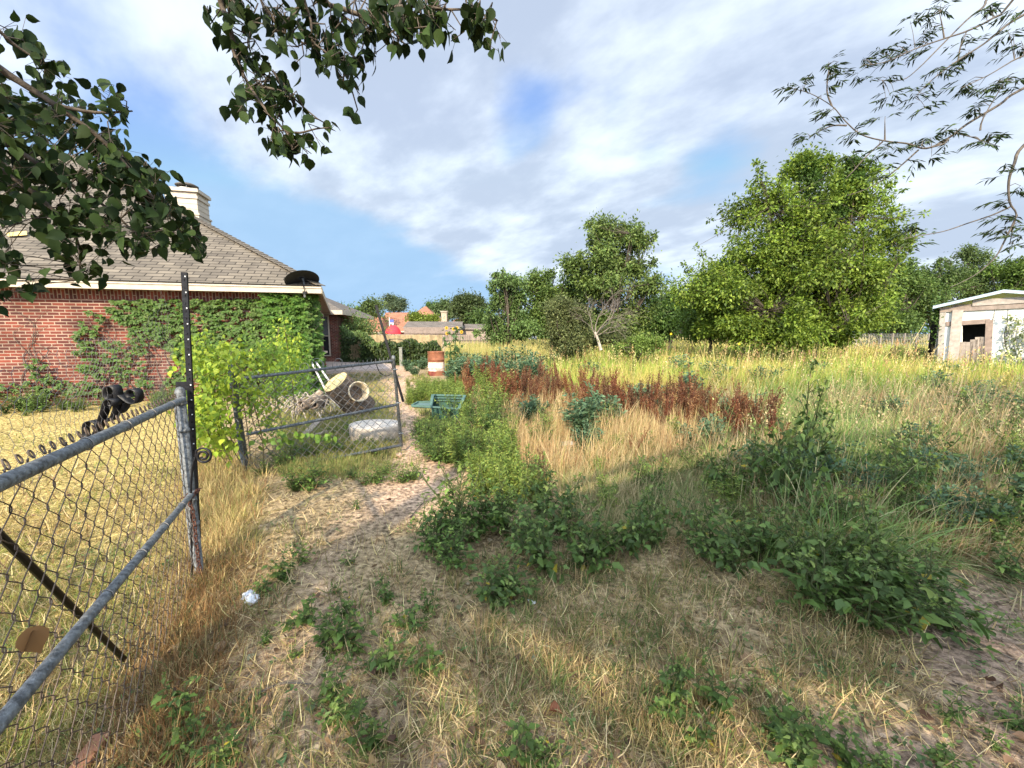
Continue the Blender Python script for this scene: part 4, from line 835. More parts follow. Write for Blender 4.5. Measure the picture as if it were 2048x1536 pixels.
def hang(g, w, centers, limb, n, size, spread, cols, rg, tpl=T_ovate, droop=1.0):
    LP = np.concatenate(limb)
    for c in centers:
        j = np.argmin(np.linalg.norm(LP-c, axis=1)); a = LP[j]; m = (a+c)/2+rg.normal(0, .03, 3)+(0, 0, .03); w.tube([a, m, c], (.0035, .003, .002), 4, caps=False)
        k = max(1, int(n*rg.uniform(.6, 1.4))); t = rg.random(k)[:, None]; att = np.where(t < .4, m+(c-m)*t*2.5, c)+rg.normal(0, spread*.45, (k, 3))
        ax = rg.normal(0, .55, (k, 3)); ax[:, 2] -= droop; ax /= np.linalg.norm(ax, axis=1, keepdims=True); sz = size*rg.uniform(.6, 1.15, k)
        pet = att+ax*0.0; base_ = att
        for q in range(k): w.tube([c*.6+m*.4, base_[q]], (.0012, .001), 3, caps=False)
        nr = rg.normal(0, 1, (k, 3)); g.leaves(tpl, pet, ax, nr, sz, np.asarray(cols)[rg.choice(len(cols), k)]*rg.uniform(.6, 1.4, (k, 1)))
rg = np.random.default_rng(4); leafg = Geo(); cen = []
top = lambda x: np.interp(x, [-80, 0, 40, 75, 140, 200, 250, 300, 340, 385, 405], [40, 110, 150, 180, 185, 215, 270, 340, 375, 430, 500])
bot = lambda x: np.interp(x, [-80, 0, 60, 110, 170, 190, 215, 260, 330, 380, 405], [590, 520, 440, 480, 560, 480, 455, 500, 510, 495, 510])
while len(cen) < 165:
    px = rg.uniform(-80, 402); py = rg.uniform(60, 620)
    if top(px) < py < bot(px)+(20 if 90 < px < 185 else 0):
        if (abs(px-145) < 35 and abs(py-305) < 18) or (abs(px-20) < 35 and abs(py-470) < 40 and rg.random() < .8) or (px < 70 and 90 < py < 200 and rg.random() < .5): continue
        if py > 470 and px > 190 and rg.random() < .5: continue
        cen.append(D(px, py, rg.uniform(2.25, 3.1)))
for (a, b) in ((40, 62), (70, 128), (90, 118), (200, 185), (215, 180), (100, 150), (20, 60), (235, 205), (10, 590), (50, 560)): cen.append(D(a, b, 2.4))
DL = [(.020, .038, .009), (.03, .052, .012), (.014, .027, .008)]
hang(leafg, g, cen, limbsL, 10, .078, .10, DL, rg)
cen = []
for P_ in limbsT:
    LPp = P_[proj(P_[:, 0], P_[:, 1], P_[:, 2])[1] > -60]
    for p in LPp[::2]: cen.append(p+rg.normal(0, .05, 3)-(0, 0, .03))
for (cx_, cy_, sx, sy, n) in ((620, 100, 160, 60, 8), (450, 480, 110, 110, 14), (560, 620, 60, 80, 9), (520, 900, 110, 60, 9), (260, 640, 60, 80, 6), (960, 430, 80, 110, 14), (900, 250, 60, 60, 6), (1300, 110, 150, 70, 26), (1480, 90, 60, 70, 12), (1350, 220, 90, 60, 10), (1790, 140, 80, 80, 13), (1130, 170, 60, 60, 7), (540, 200, 60, 110, 10), (200, 40, 90, 50, 9), (1200, 20, 250, 30, 14), (750, 340, 60, 60, 5), (1740, 30, 60, 30, 5)):
    for q in range(n): a, b = z_([(cx_+rg.normal(0, sx*.6), cy_+rg.normal(0, sy*.6))])[0]; cen.append(D(a, b, rg.uniform(1.95, 2.3)))
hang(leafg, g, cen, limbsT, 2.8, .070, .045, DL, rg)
# crown above and behind the camera (it throws the shade on the foreground)
cc_ = []
while len(cc_) < 243:
    p = np.array((rg.uniform(-6, 10), rg.uniform(-12, .5), rg.uniform(2.3, 8.0)))
    if p[1] > .35-.25*p[2]: continue
    s3 = p-np.array(SUNV)*(p[2]/SUNV[2]); ed = np.interp(s3[0], [-2.6, -1.2, 0, 1.5, 4, 8, 12], [1.6, 2.4, 2.8, 3.4, 4.8, 8, 10])+rg.normal(0, .3)
    if len(cc_) > 225:
        if not (-3.6 < s3[0] < -1.2 and 3.5 < s3[1] < 8 and p[1] < -.6): continue
    elif (s3[1] > ed-3.4*rg.random()**1.6) or s3[0] < -2.2 or s3[1] < -4 or ((p[0]-2)/7.5)**2+((p[1]+4.8)/6.5)**2+((p[2]-4.6)/3.8)**2 > 1: continue
    cc_.append(p)
cc_ = np.array(cc_)
for P in cc_:
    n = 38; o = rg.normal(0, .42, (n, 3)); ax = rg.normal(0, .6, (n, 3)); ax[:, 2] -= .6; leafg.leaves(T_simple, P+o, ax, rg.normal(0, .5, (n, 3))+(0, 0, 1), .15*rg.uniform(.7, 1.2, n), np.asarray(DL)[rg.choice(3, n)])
for P in cc_[:60]: g.tube(smooth_path([(-2.1, -3.1, 3.6), (np.array((-2.1, -3.1, 3.6))+P)/2+(0, 0, .4), P], 3), np.linspace(.06, .01, 7), 5, caps=False)
part(g, 'trunk', M_bark, sh, True); part(leafg, 'crown', M_darkleaf, sh)

# narrow-leaved tree on the right
nr_ = thing('narrow_leaf_tree', (6.5, 1.2, 0), 'tree with thin arching branches of narrow leaflets reaching in at top right', 'tree')
z3 = lambda a, Yy: [D(1380+p/3.066, q/3.066, Yy) for p, q in a]; root = np.array((6.5, 1.2, 3.0))
lr = [smooth_path([root, D(2300, 60, 3.3)]+z3([(2048, 540), (1900, 640), (1700, 760), (1580, 850), (1450, 910), (1330, 880), (1200, 865), (1050, 825), (950, 740), (870, 650), (730, 570), (600, 540)], 3.6), 4),
      smooth_path([root+(0, 0, .5), D(2250, -300, 3.2)]+z3([(1980, 0), (1860, 110), (1700, 190), (1550, 240), (1380, 300), (1200, 380), (1050, 400)], 3.9), 4),
      smooth_path([D(2300, -260, 3.4)]+z3([(1900, -80), (1800, 40), (1700, 120), (1540, 280), (1400, 420), (1300, 490), (1150, 490)], 4.2), 4),
      smooth_path([D(2300, -100, 3.4)]+z3([(2048, 90), (1900, 190), (1800, 270), (1600, 400), (1450, 520), (1380, 600)], 3.8), 4),
      smooth_path([D(2250, 20, 3.4)]+z3([(2048, 340), (1950, 390), (1850, 450), (1750, 500), (1660, 540)], 3.5), 4),
      smooth_path(z3([(1400, 920), (1300, 1010), (1200, 1090), (1080, 1160), (960, 1200)], 3.7), 4), smooth_path(z3([(1180, 870), (1080, 960), (1000, 1050), (960, 1090)], 3.7), 4),
      smooth_path([D(2160, 200, 3.2)]+z3([(2048, 890), (1990, 1000), (1955, 1110), (1960, 1240), (2000, 1310), (1980, 1400), (1960, 1500)], 3.3), 4),
      smooth_path(z3([(1960, 1270), (1850, 1320), (1700, 1370), (1550, 1420), (1380, 1450), (1290, 1470)], 3.5), 4), smooth_path([D(a, b, 3.3) for a, b in ((2030, 440), (2010, 480), (1990, 515), (1950, 550), (1900, 575))], 4),
      smooth_path(z3([(870, 650), (840, 560), (850, 430), (850, 400)], 3.6), 3), smooth_path(z3([(1560, 240), (1545, 150), (1530, 80)], 3.9), 3), smooth_path(z3([(1640, 400), (1660, 280), (1700, 190)], 3.9), 3), smooth_path(z3([(1780, 800), (1800, 720), (1930, 500)], 3.5), 3),
      smooth_path(z3([(1450, 910), (1560, 880), (1640, 820), (1900, 900)], 3.55), 3), smooth_path(z3([(1195, 865), (1195, 800), (1195, 740)], 3.6), 3), smooth_path(z3([(960, 770), (880, 770), (800, 800), (740, 840)], 3.6), 3)]
g = Geo(); g.tube(smooth_path([(6.6, 1.0, -.1), (6.5, 1.1, 1.5), (6.5, 1.2, 3.0), (6.8, .6, 5.0)], 5), np.linspace(.16, .06, 16), 10)
g.tube([(6.5, 1.2, 2.4), D(2200, 260, 3.3)], (.03, .014), 6)
for q in (D(2300, -260, 3.4), D(2300, -100, 3.4), D(2250, 20, 3.4), D(2160, 200, 3.2)): g.tube(smooth_path([root-(0, 0, .2), (root+q)/2+(0, 0, .15), q], 4), np.linspace(.03, .012, 9), 6)
for P_ in lr: g.tube(P_, np.linspace(.012 if len(P_) > 22 else .007, .0022, len(P_)), 6)
lg = Geo(); rg = np.random.default_rng(9); LPr = np.concatenate(lr)
cl = [(600, 540, 3.6), (640, 560, 3.6), (730, 470, 3.6), (690, 520, 3.6), (850, 390, 3.6), (830, 410, 3.6), (910, 380, 3.6), (900, 460, 3.6), (830, 510, 3.6), (800, 590, 3.6), (860, 690, 3.6), (880, 680, 3.6), (850, 750, 3.6), (790, 800, 3.6), (730, 850, 3.6), (700, 830, 3.6), (1030, 810, 3.6), (1010, 830, 3.6), (1195, 720, 3.6), (970, 970, 3.7), (1160, 900, 3.6), (1240, 900, 3.6), (1210, 930, 3.6), (1430, 850, 3.6), (1470, 840, 3.6), (1420, 880, 3.6), (1560, 800, 3.55), (1620, 790, 3.55), (1590, 850, 3.55), (1840, 820, 3.5), (1780, 870, 3.5), (1800, 880, 3.5), (1870, 810, 3.5), (1360, 1000, 3.7), (1480, 960, 3.6), (1210, 1040, 3.7), (1190, 1080, 3.7),
      (1060, 370, 4), (1040, 440, 4.1), (1080, 490, 4.1), (1170, 330, 4), (1150, 360, 4), (1250, 370, 4), (1290, 340, 3.9), (1240, 280, 4), (1210, 480, 4.1), (1230, 590, 4.1), (1250, 560, 4.1), (1200, 600, 4.1), (1400, 330, 4), (1440, 310, 4), (1370, 270, 4), (1420, 210, 4), (1390, 120, 3.9), (1350, 130, 3.9), (1460, 110, 3.9), (1500, 60, 3.9), (1540, 20, 3.9), (1590, 20, 3.9), (1490, 200, 4), (1380, 560, 3.8), (1400, 600, 3.8), (1470, 620, 3.8), (1450, 670, 3.8), (1540, 430, 3.8), (1520, 450, 3.8), (1620, 400, 3.8), (1680, 350, 3.8), (1720, 310, 3.8), (1690, 200, 3.9), (1740, 240, 3.9), (1700, 500, 3.6), (1680, 540, 3.6), (1770, 530, 3.6), (1830, 520, 3.6), (1800, 560, 3.6), (1870, 520, 3.6), (1960, 500, 3.5), (2000, 480, 3.5), (2020, 520, 3.5), (1950, 190, 3.5), (1980, 200, 3.5), (2020, 280, 3.5), (2000, 330, 3.5), (2030, 250, 3.5), (1800, 40, 3.9), (1850, 20, 3.9), (1830, 70, 3.9), (2010, 40, 3.6), (2030, 70, 3.6), (1770, 640, 3.5), (1740, 680, 3.5),
      (1920, 1040, 3.3), (2000, 1050, 3.3), (1920, 1240, 3.3), (1960, 1230, 3.3), (1860, 1340, 3.4), (1900, 1350, 3.4), (2010, 1330, 3.3), (2030, 1380, 3.3), (1960, 1420, 3.3), (1920, 1410, 3.3), (2010, 1440, 3.3), (2040, 1470, 3.3), (1990, 1500, 3.3), (1360, 1400, 3.5), (1320, 1420, 3.5), (1390, 1380, 3.5), (1370, 1480, 3.5), (2030, 1140, 3.3)]
for (a, b, Yy) in cl:
    c = z3([(a, b)], Yy)[0]; j = np.argmin(np.linalg.norm(LPr-c, axis=1)); g.tube([LPr[j], (LPr[j]+c)/2+(0, 0, .02), c], (.003, .0024, .0015), 4, caps=False)
    for q in range(3):
        k = rg.integers(5, 9); d0 = rg.normal(0, 1, 3); d0[2] = abs(d0[2])*.2-.35; d0[0] -= .3; d0 /= np.linalg.norm(d0); t = np.linspace(.15, 1, k); L_ = rg.uniform(.05, .11); bp = c+rg.normal(0, .02, 3)
        P = bp+d0*t[:, None]*L_; sd3 = np.cross(d0, (0, 0, 1.)); ax = d0*.7+sd3*np.where(np.arange(k) % 2, 1, -1)[:, None]*.75+np.array((0, 0, -.25))+rg.normal(0, .15, (k, 3))
        g.tube([bp, P[-1]], (.001, .0007), 3, caps=False); lg.leaves(T_narrow, P, ax, rg.normal(0, .5, (k, 3))+(0, 0, 1), rg.uniform(.045, .085, k), np.asarray([(.045, .07, .03), (.06, .09, .035), (.03, .05, .02)])[rg.choice(3, k)])
for q in range(160):
    p = root+rg.normal(0, 1, 3)*np.array((1.6, 1.4, 1.1))+(1.5, -1.4, 2.2); k = 34; lg.leaves(T_narrow, p+rg.normal(0, .3, (k, 3)), rg.normal(0, 1, (k, 3))-(0, 0, .5), rg.normal(0, .5, (k, 3))+(0, 0, 1), .14, np.full((k, 3), (.045, .07, .03)))
part(g, 'trunk', M_twig, nr_); part(lg, 'crown', M_darkleaf, nr_)

# ------------------------------------------------------------------ hedge, fences, far houses, shed
hf = thing('picket_fence', tuple(G(780, 722)), 'old board fence mostly buried under dark ivy beyond the patio', 'fence')
g = Geo(); A = np.array(D(684, 700, 20.5)); B = np.array(D(885, 700, 18.5)); nb = 62
for k in range(nb):
    p = A+(B-A)*(k+.5)/nb; g.box((p[0], p[1], .72+random.uniform(-.03, .02)), (np.linalg.norm(B-A)/nb*.86, .02, 1.44), C=np.array((.30, .23, .13))*random.uniform(.75, 1.2))
part(g, 'board', M_attr, hf)
g = Geo()
for z in (.35, 1.15): g.beam((A[0], A[1]+.03, z), (B[0], B[1]+.03, z), .04, .09, C=(.25, .2, .14))
part(g, 'rail', M_attr, hf)
iv = thing('ivy_hedge', tuple(G(790, 728)), 'dark green ivy heaped over the board fence beyond the patio', 'ivy'); g = Geo()
n = 9500; px = R.uniform(683, 884, n); tpx = np.interp(px, [664, 690, 740, 760, 790, 830, 870, 884], [644, 652, 670, 684, 680, 680, 684, 700]); py = tpx+(732-tpx)*R.random(n)**.9
keep = ~((px > 698) & (px < 722) & (py > 682) & (py < 714) & (R.random(n) < .93)); px, py = px[keep], py[keep]; Yv = np.interp(px, [664, 885], [20.3, 18.3])-R.random(len(px))**1.5*.55*np.clip((735-py)/50, .3, 1)
P = np.array([D(a, b, c) for a, b, c in zip(px, py, Yv)]); P[:, 2] = np.maximum(P[:, 2], .03)+.1*np.sin(P[:, 0]*5); n = len(P)
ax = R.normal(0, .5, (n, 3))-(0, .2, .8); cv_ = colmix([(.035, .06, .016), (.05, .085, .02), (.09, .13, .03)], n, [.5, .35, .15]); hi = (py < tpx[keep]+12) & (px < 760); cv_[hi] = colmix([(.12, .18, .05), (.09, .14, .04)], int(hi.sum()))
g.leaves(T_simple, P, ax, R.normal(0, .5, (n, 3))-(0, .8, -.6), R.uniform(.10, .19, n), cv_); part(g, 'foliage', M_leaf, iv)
ps = thing('grey_post', tuple(G(802, 726)), 'short pale grey post among the ivy left of the barrel', 'post'); g = Geo(); p = D(802, 710, 18.3); g.box((p[0], p[1], .42), (.13, .12, .84), C=(.2, .205, .18)); g.box((p[0], p[1], .86), (.16, .15, .04), C=(.2, .21, .18)); part(g, 'post', M_attr, ps)
wl = thing('garden_arch', tuple(G(800, 722)), 'thin dark wire arch over the ivy beyond the gate', 'garden arch'); g = Geo(); a = np.linspace(math.pi, 0, 18); g.tube([D(792+28*math.cos(t), 690-12*math.sin(t), 17.8) for t in a], .015, 5); g.tube([D(764, 690, 17.8), D(764, 726, 17.8)], .015, 5); g.tube([D(820, 690, 17.8), D(820, 726, 17.8)], .015, 5); part(g, 'hoop', M_black, wl)
gs = thing('young_treetop', tuple(G(700, 716)), 'light green leafy bush behind the ivy just right of the brick house', 'bush'); g = Geo()
for (bx, by, rx, ry, nb) in ((705, 662, 26, 18, 26), (735, 668, 26, 14, 20), (690, 650, 12, 12, 8)):
    for q in range(nb):
        c = D(bx+random.gauss(0, rx*.5), by+random.gauss(0, ry*.5), 21.5+random.uniform(-.6, .6)); n = 60; o = R.normal(0, .25, (n, 3)); g.leaves(T_simple, c+o, o+R.normal(0, .2, (n, 3)), R.normal(0, .5, (n, 3))+(0, -.3, 1), R.uniform(.1, .16, n), colmix([(.12, .19, .05), (.09, .15, .04), (.16, .17, .05)], n))
part(g, 'foliage', M_leaf, gs)

ff = thing('board_fence', tuple(D(880, 690, 31)), 'long weathered grey board fence standing behind the barrel and sunflower', 'fence'); g = Geo()
A = D(745, 668, 31.5); B = D(985, 670, 30.5); l = np.linalg.norm(B-A); g.poly([(A[0], A[1], -.2), (B[0], B[1], -.2), (B[0], B[1], B[2]), (A[0], A[1], A[2])], T=[(0, 0, 0), (l, 0, 0), (l, 1.8, 0), (0, 1.8, 0)])
g.poly([(A[0], A[1]+.03, -.2), (A[0], A[1]+.03, A[2]), (B[0], B[1]+.03, B[2]), (B[0], B[1]+.03, -.2)], T=[(0, 0, 0), (0, 1.8, 0), (l, 1.8, 0), (l, 0, 0)]); g.poly([(A[0], A[1], A[2]), (B[0], B[1], B[2]), (B[0], B[1]+.03, B[2]), (A[0], A[1]+.03, A[2])], T=[(0, 0, 0)]*4)
part(g, 'boards', M_woodfence, ff)
for k in range(5): g = Geo(); p = A+(B-A)*(k/4.6+.03); g.box((p[0], p[1]-.05, p[2]/2-.05), (.05, .05, p[2]), C=(.12, .10, .09)); part(g, 'post', M_attr, ff)
g = Geo(); g.beam((A[0], A[1]-.06, .95), (B[0], B[1]-.06, .95), .03, .03, C=(.1, .09, .08)); part(g, 'rail', M_attr, ff)

def hiproof(root, c, w, d, z0, zr, ridge, matr, matw, rz=0.0, wall=True, ovh=.35):
    def r2(x, y): return (c[0]+x*math.cos(rz)-y*math.sin(rz), c[1]+x*math.sin(rz)+y*math.cos(rz))
    if wall:
        g = Geo(); g.box((c[0], c[1], z0/2-.2), (w-2*ovh, d-2*ovh, z0+.4), rz); part(g, 'wall', matw, root)
    g = Geo(); q = [r2(-w/2, -d/2), r2(w/2, -d/2), r2(w/2, d/2), r2(-w/2, d/2)]; r0, r1 = r2(-ridge/2, 0), r2(ridge/2, 0); s = math.hypot(d/2, zr-z0)
    E = [(a, b, z0) for a, b in q]; Ra, Rb = (*r0, zr), (*r1, zr)
    g.poly([E[0], E[1], Rb, Ra], T=[(0, 0, 0), (w, 0, 0), (w/2+ridge/2, s, 0), (w/2-ridge/2, s, 0)]); g.poly([E[2], E[3], Ra, Rb], T=[(0, 0, 0), (w, 0, 0), (w/2+ridge/2, s, 0), (w/2-ridge/2, s, 0)])
    g.poly([E[1], E[2], Rb], T=[(0, 0, 0), (d, 0, 0), (d/2, s, 0)]); g.poly([E[3], E[0], Ra], T=[(0, 0, 0), (d, 0, 0), (d/2, s, 0)])
    g.poly([E[3], E[2], E[1], E[0]], T=[(0, 0, 0)]*4); rf = part(g, 'roof', matr, root)
    g = Geo()
    for i in range(4): a, b = E[i], E[(i+1) % 4]; g.beam((a[0], a[1], z0-.1), (b[0], b[1], z0-.1), .04, .18)
    part(g, 'fascia', M_cream, root); return rf
Yh_ = 60
def pz(py, Y): return float(D(1024, py, Y)[2])
h1 = thing('red_roof_house', tuple(D(870, 690, Yh_)), 'far house with the tallest reddish brown pyramid roof behind the board fence', 'house')
c = D(852, 660, Yh_+3); hiproof(h1, c, 115/FPX*Yh_, 9, pz(662, Yh_), pz(613, Yh_+3), .3, M_redroof, M_brick)
c2 = D(925, 660, Yh_+1); hiproof(h1, c2, 75/FPX*Yh_, 6, pz(662, Yh_), pz(637, Yh_), 25/FPX*Yh_, M_redroof, M_brick)
g = Geo(); cc2 = D(889, 640, Yh_-.5); g.box(tuple(cc2), (.8, .8, 2.4), C=(.35, .29, .22)); g.box((cc2[0], cc2[1], cc2[2]+1.2), (1.0, 1.0, .2), C=(.3, .26, .2)); part(g, 'chimney', M_attr, h1)
h2 = thing('red_roof_house', tuple(D(795, 690, 66)), 'far reddish roofed house with a long straight ridge, left of the pyramid roof', 'house'); c = D(796, 660, 67); hiproof(h2, c, 60/FPX*66, 8, pz(664, 66), pz(625, 67), 46/FPX*66, M_redroof, M_brick)
h3 = thing('red_roof_house', tuple(D(745, 690, 58)), 'far low reddish roofed house leftmost above the ivy', 'house'); c = D(752, 660, 59); hiproof(h3, c, 58/FPX*58, 7, pz(664, 58), pz(634, 59), 28/FPX*58, M_redroof, M_brick)
s2 = thing('grey_roof_shed', tuple(D(880, 690, 35)), 'long low garden shed with a grey shingled roof right behind the board fence', 'shed')
def gable(root, xa, xb, Y, dep, zt, ze, mr_, mw):
    g = Geo(); a = D(xa, 660, Y)[0]; b = D(xb, 660, Y)[0]; yy = Y+dep
    s = math.hypot(dep/2, zt-ze); g.poly([(a, Y, ze), (b, Y, ze), (b, Y+dep/2, zt), (a, Y+dep/2, zt)], T=[(0, 0, 0), (b-a, 0, 0), (b-a, s, 0), (0, s, 0)]); g.poly([(b, yy, ze), (a, yy, ze), (a, Y+dep/2, zt), (b, Y+dep/2, zt)], T=[(0, 0, 0), (b-a, 0, 0), (b-a, s, 0), (0, s, 0)])
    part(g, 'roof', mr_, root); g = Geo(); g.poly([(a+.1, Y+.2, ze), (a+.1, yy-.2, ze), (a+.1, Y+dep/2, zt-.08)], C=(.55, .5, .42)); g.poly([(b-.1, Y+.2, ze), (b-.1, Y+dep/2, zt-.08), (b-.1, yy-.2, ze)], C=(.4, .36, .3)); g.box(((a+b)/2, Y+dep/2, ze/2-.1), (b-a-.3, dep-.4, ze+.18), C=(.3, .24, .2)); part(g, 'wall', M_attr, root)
    g = Geo(); g.beam((a, Y, ze-.03), (b, Y, ze-.03), .03, .12, C=(.2, .17, .15)); part(g, 'fascia', M_attr, root)
gable(s2, 806, 922, 35, 3.4, pz(643, 36.7), pz(655, 35), M_shingle2, M_attr)
g = Geo(); a_ = D(806, 660, 35)[0]; b_ = D(922, 660, 35)[0]; g.box(((a_+b_)/2, 34.96, pz(661, 35)), (b_-a_-.2, .05, .55), C=(.20, .155, .13)); part(g, 'siding', M_attr, s2)
s3 = thing('grey_roof_shed', tuple(D(950, 690, 37)), 'shorter darker shed roof right of the long grey shed behind the fence', 'shed'); gable(s3, 918, 975, 37, 3, pz(648, 38.5), pz(657, 37), M_shingle2, M_attr)
um = thing('garden_umbrella', tuple(D(787, 690, 33)), 'bright red garden umbrella behind the board fence', 'umbrella'); tp = D(786, 650, 33); rm = 15.5/FPX*33; g = Geo()
prof = [(rm*1.02, -.72), (rm*1.0, -.56), (rm*.82, -.32), (rm*.55, -.13), (rm*.3, -.04), (0, .0)]; g.lathe(prof, 8, C=(.70, .035, .05), o=tuple(tp)); part(g, 'canopy', M_attr, um)
g = Geo(); g.tube([(tp[0], tp[1], 0), (tp[0], tp[1], tp[2]+.1)], .03, 6, C=(.6, .6, .6)); part(g, 'pole', M_attr, um)
fl = thing('small_flag', tuple(D(781, 690, 34)), 'tiny blue and white flag tip above the red umbrella', 'flag'); g = Geo(); p = D(781, 642, 34); g.tube([(p[0]-.1, 34, 0), (p[0]-.1, 34, p[2]+.3)], .02, 5, C=(.7, .7, .7)); g.box((p[0]+.1, 34, p[2]), (.35, .02, .25), C=(.08, .10, .3)); g.box((p[0]+.1, 34, p[2]-.2), (.35, .02, .12), C=(.6, .5, .5)); part(g, 'cloth', M_attr, fl)
# glimpses of white things through the trees
for (px, py, w, h, lb) in ((983, 658, 16, 8, 'white object glimpsed below the feathery tree'), (1065, 672, 14, 12, 'white object glimpsed below the bushy tree'), (1350, 662, 16, 10, 'white object glimpsed left of the big tree')):
    o = thing('white_object', tuple(D(px, 690, 29)), lb, 'unidentified', 'white things glimpsed behind the trees'); p = D(px, py, 29); g = Geo(); g.box(tuple(p), (w/FPX*29, 1.2, h/FPX*29), C=(.6, .6, .62)); g.box((p[0], p[1], p[2]+h/FPX*14.5+.03), (w/FPX*31, 1.3, .06), C=(.5, .5, .52)); part(g, 'body', M_attr, o)
    g = Geo(); g.tube([(p[0], p[1]-.3, .3), (p[0], p[1]+.3, .3)], .28, 12, C=(.03, .03, .03)); part(g, 'guessed_wheel', M_attr, o)  # box form and wheel are invented; the white objects are unidentified

# white shed on the right
wsd = thing('white_shed', tuple(G(1875, 735)), 'derelict white shed with a pale tin roof and broken brown window at the right', 'shed')
Ys = 14.0; q = lambda a, b, o=0.0: VP(a, b, SA+SN*o, SB+SN*o)
SA = D(1878, 700, 14.2)[:2]; SB = D(2048, 700, 12.9)[:2]; sdv = (SB-SA)/np.linalg.norm(SB-SA); SN = np.array((sdv[1], -sdv[0])); SE_ = SA+sdv*5.5
g = Geo()
def wq3(g, pxs, o, C=(1, 1, 1)): g.poly([q(a, b, o) for a, b in pxs], C=C)
wq3(g, [(1880, 622), (1925, 617), (1925, 790), (1876, 790)], 0)     # left strip
wq3(g, [(1925, 617), (1990, 612), (1990, 641), (1925, 644)], 0)
wq3(g, [(1983, 641), (1990, 641), (1990, 612), (2200, 600), (2200, 790), (1974, 790)], 0)
wq3(g, [(1925, 700), (1974, 700), (1974, 790), (1925, 790)], 0)
back = np.array((5.6, 4.2)); L0 = q(1880, 622); g.poly([(L0[0], L0[1], -.1), (L0[0], L0[1], L0[2]), (L0[0]+back[0], L0[1]+back[1], L0[2]), (L0[0]+back[0], L0[1]+back[1], -.1)]); part(g, 'wall', M_white, wsd)
g = Geo(); wq3(g, [(1900, 640), (1990, 640), (1990, 700), (1900, 700)], -2.5); g.box(tuple(q(1945, 690, -1.2)), (2.2, .1, 2.6), math.atan2(sdv[1], sdv[0])); part(g, 'shade_backing', M_dark, wsd)  # near-black sheets stand in for the shade inside the shed
g = Geo()
def bd(a, b, w, th=.035, o=.03, C=(.24, .18, .14)): g.beam(q(*a, o), q(*b, o), th, w, C=C, up=(0, 0, 1)) if abs(a[0]-b[0]) > abs(a[1]-b[1]) else g.beam(q(*a, o), q(*b, o), w, th, C=C, up=(SN[0], SN[1], 0))
bd((1886, 622), (1879, 740), .15, C=(.33, .30, .27)); bd((1905, 680), (1896, 742), .10, C=(.2, .155, .12))
part(g, 'corner_board', M_attr, wsd)
g = Geo(); bd((1916, 620), (1903, 742), .25, o=.09, C=(.36, .31, .27)); part(g, 'leaning_plank', M_attr, wsd)
g = Geo(); bd((1892, 648), (1980, 642), .15, C=(.24, .18, .15)); bd((1979, 640), (1974, 742), .16, o=.04, C=(.24, .18, .15)); part(g, 'window_frame', M_attr, wsd)
g = Geo()
for (x, t, c_) in ((1925, 684, .25), (1939, 684, .27), (1948, 679, .24), (1958, 674, .29), (1967, 674, .26)): bd((x, t), (x-3, 745), .17, o=.0, C=(c_*1.1, c_*.92, c_*.78))
part(g, 'broken_board', M_attr, wsd)
g = Geo(); bd((1880, 620), (2200, 603), .16, o=.05, C=(.25, .2, .17)); bd((1945, 606), (2200, 590), .2, o=.08, C=(.33, .29, .26)); bd((1905, 613), (2200, 597), .1, o=.045, C=(.2, .16, .13)); part(g, 'gable_board', M_attr, wsd)
g = Geo(); rl = q(1866, 612, .3); rt = q(2008, 579, .3); rr_ = q(2200, 592, .3); bk = np.array((5.6, 4.6, .0)); th = np.array((0, 0, .06))
for (a, b) in ((rl, rt), (rt, rr_)):
    n = 14
    for k in range(n):
        p0 = a+(b-a)*k/n; p1 = a+(b-a)*(k+.5)/n; p2 = a+(b-a)*(k+1)/n; cr_ = np.array((0, 0, .03)); g.poly([p0, p1+cr_, p1+cr_+bk, p0+bk]); g.poly([p1+cr_, p2, p2+bk, p1+cr_+bk])
    g.poly([a-th*1.6, b-th*1.6, b, a]); g.poly([a-th*.5, a-th*.5+bk, b-th*.5+bk, b-th*.5])
g.poly([rl-th*2.4, rl+th*.4, rl+bk+th*.4, rl+bk-th*2.4]); part(g, 'roof', M_tin, wsd)
g = Geo(); 
for x0, y0, x1, y1 in ((2017, 612, 2012, 680), (1985, 684, 2010, 684)): g.tube([q(x0, y0, .008), q(x1, y1, .008)], .008, 4, C=(.3, .3, .28))
part(g, 'panel_seam', M_attr, wsd)
sv = thing('shed_creeper', tuple(G(2030, 745)), 'pale leafed creeper climbing the white shed wall at the right edge', 'vine'); g = Geo()
for k in range(420):
    px = random.gauss(2035, 26); py = random.uniform(630, 740) if abs(px-2035) < 30 else random.uniform(700, 745); p = q(px, py, .05+random.random()*.25); g.leaves(T_simple, [p], R.normal(0, .6, (1, 3))-(0, 0, .5), R.normal(0, .4, (1, 3))+(0, -1, .4), random.uniform(.08, .13), colmix([(.16, .2, .08), (.25, .27, .14), (.12, .17, .05)], 1))
part(g, 'foliage', M_leaf, sv); g = Geo()
for k in range(8): x = random.gauss(2035, 20); g.tube([q(x+6*math.sin(j), 750-j*16, .06) for j in range(7)], .008, 4)
part(g, 'stem', M_twig, sv)
sv = thing('eave_creeper', tuple(G(1872, 735)), 'dark creeper tuft under the left eave of the white shed', 'vine'); g = Geo(); n = 380
P = np.array([q(random.gauss(1876, 8), random.gauss(625, 14) if random.random() < .6 else random.uniform(620, 690), -.4+random.random()*.5) for k in range(n)]); g.leaves(T_simple, P, R.normal(0, .5, (n, 3))-(0, 0, .5), R.normal(0, .5, (n, 3))+(0, -.6, .6), R.uniform(.07, .12, n), colmix(DG, n)); part(g, 'foliage', M_leaf, sv)
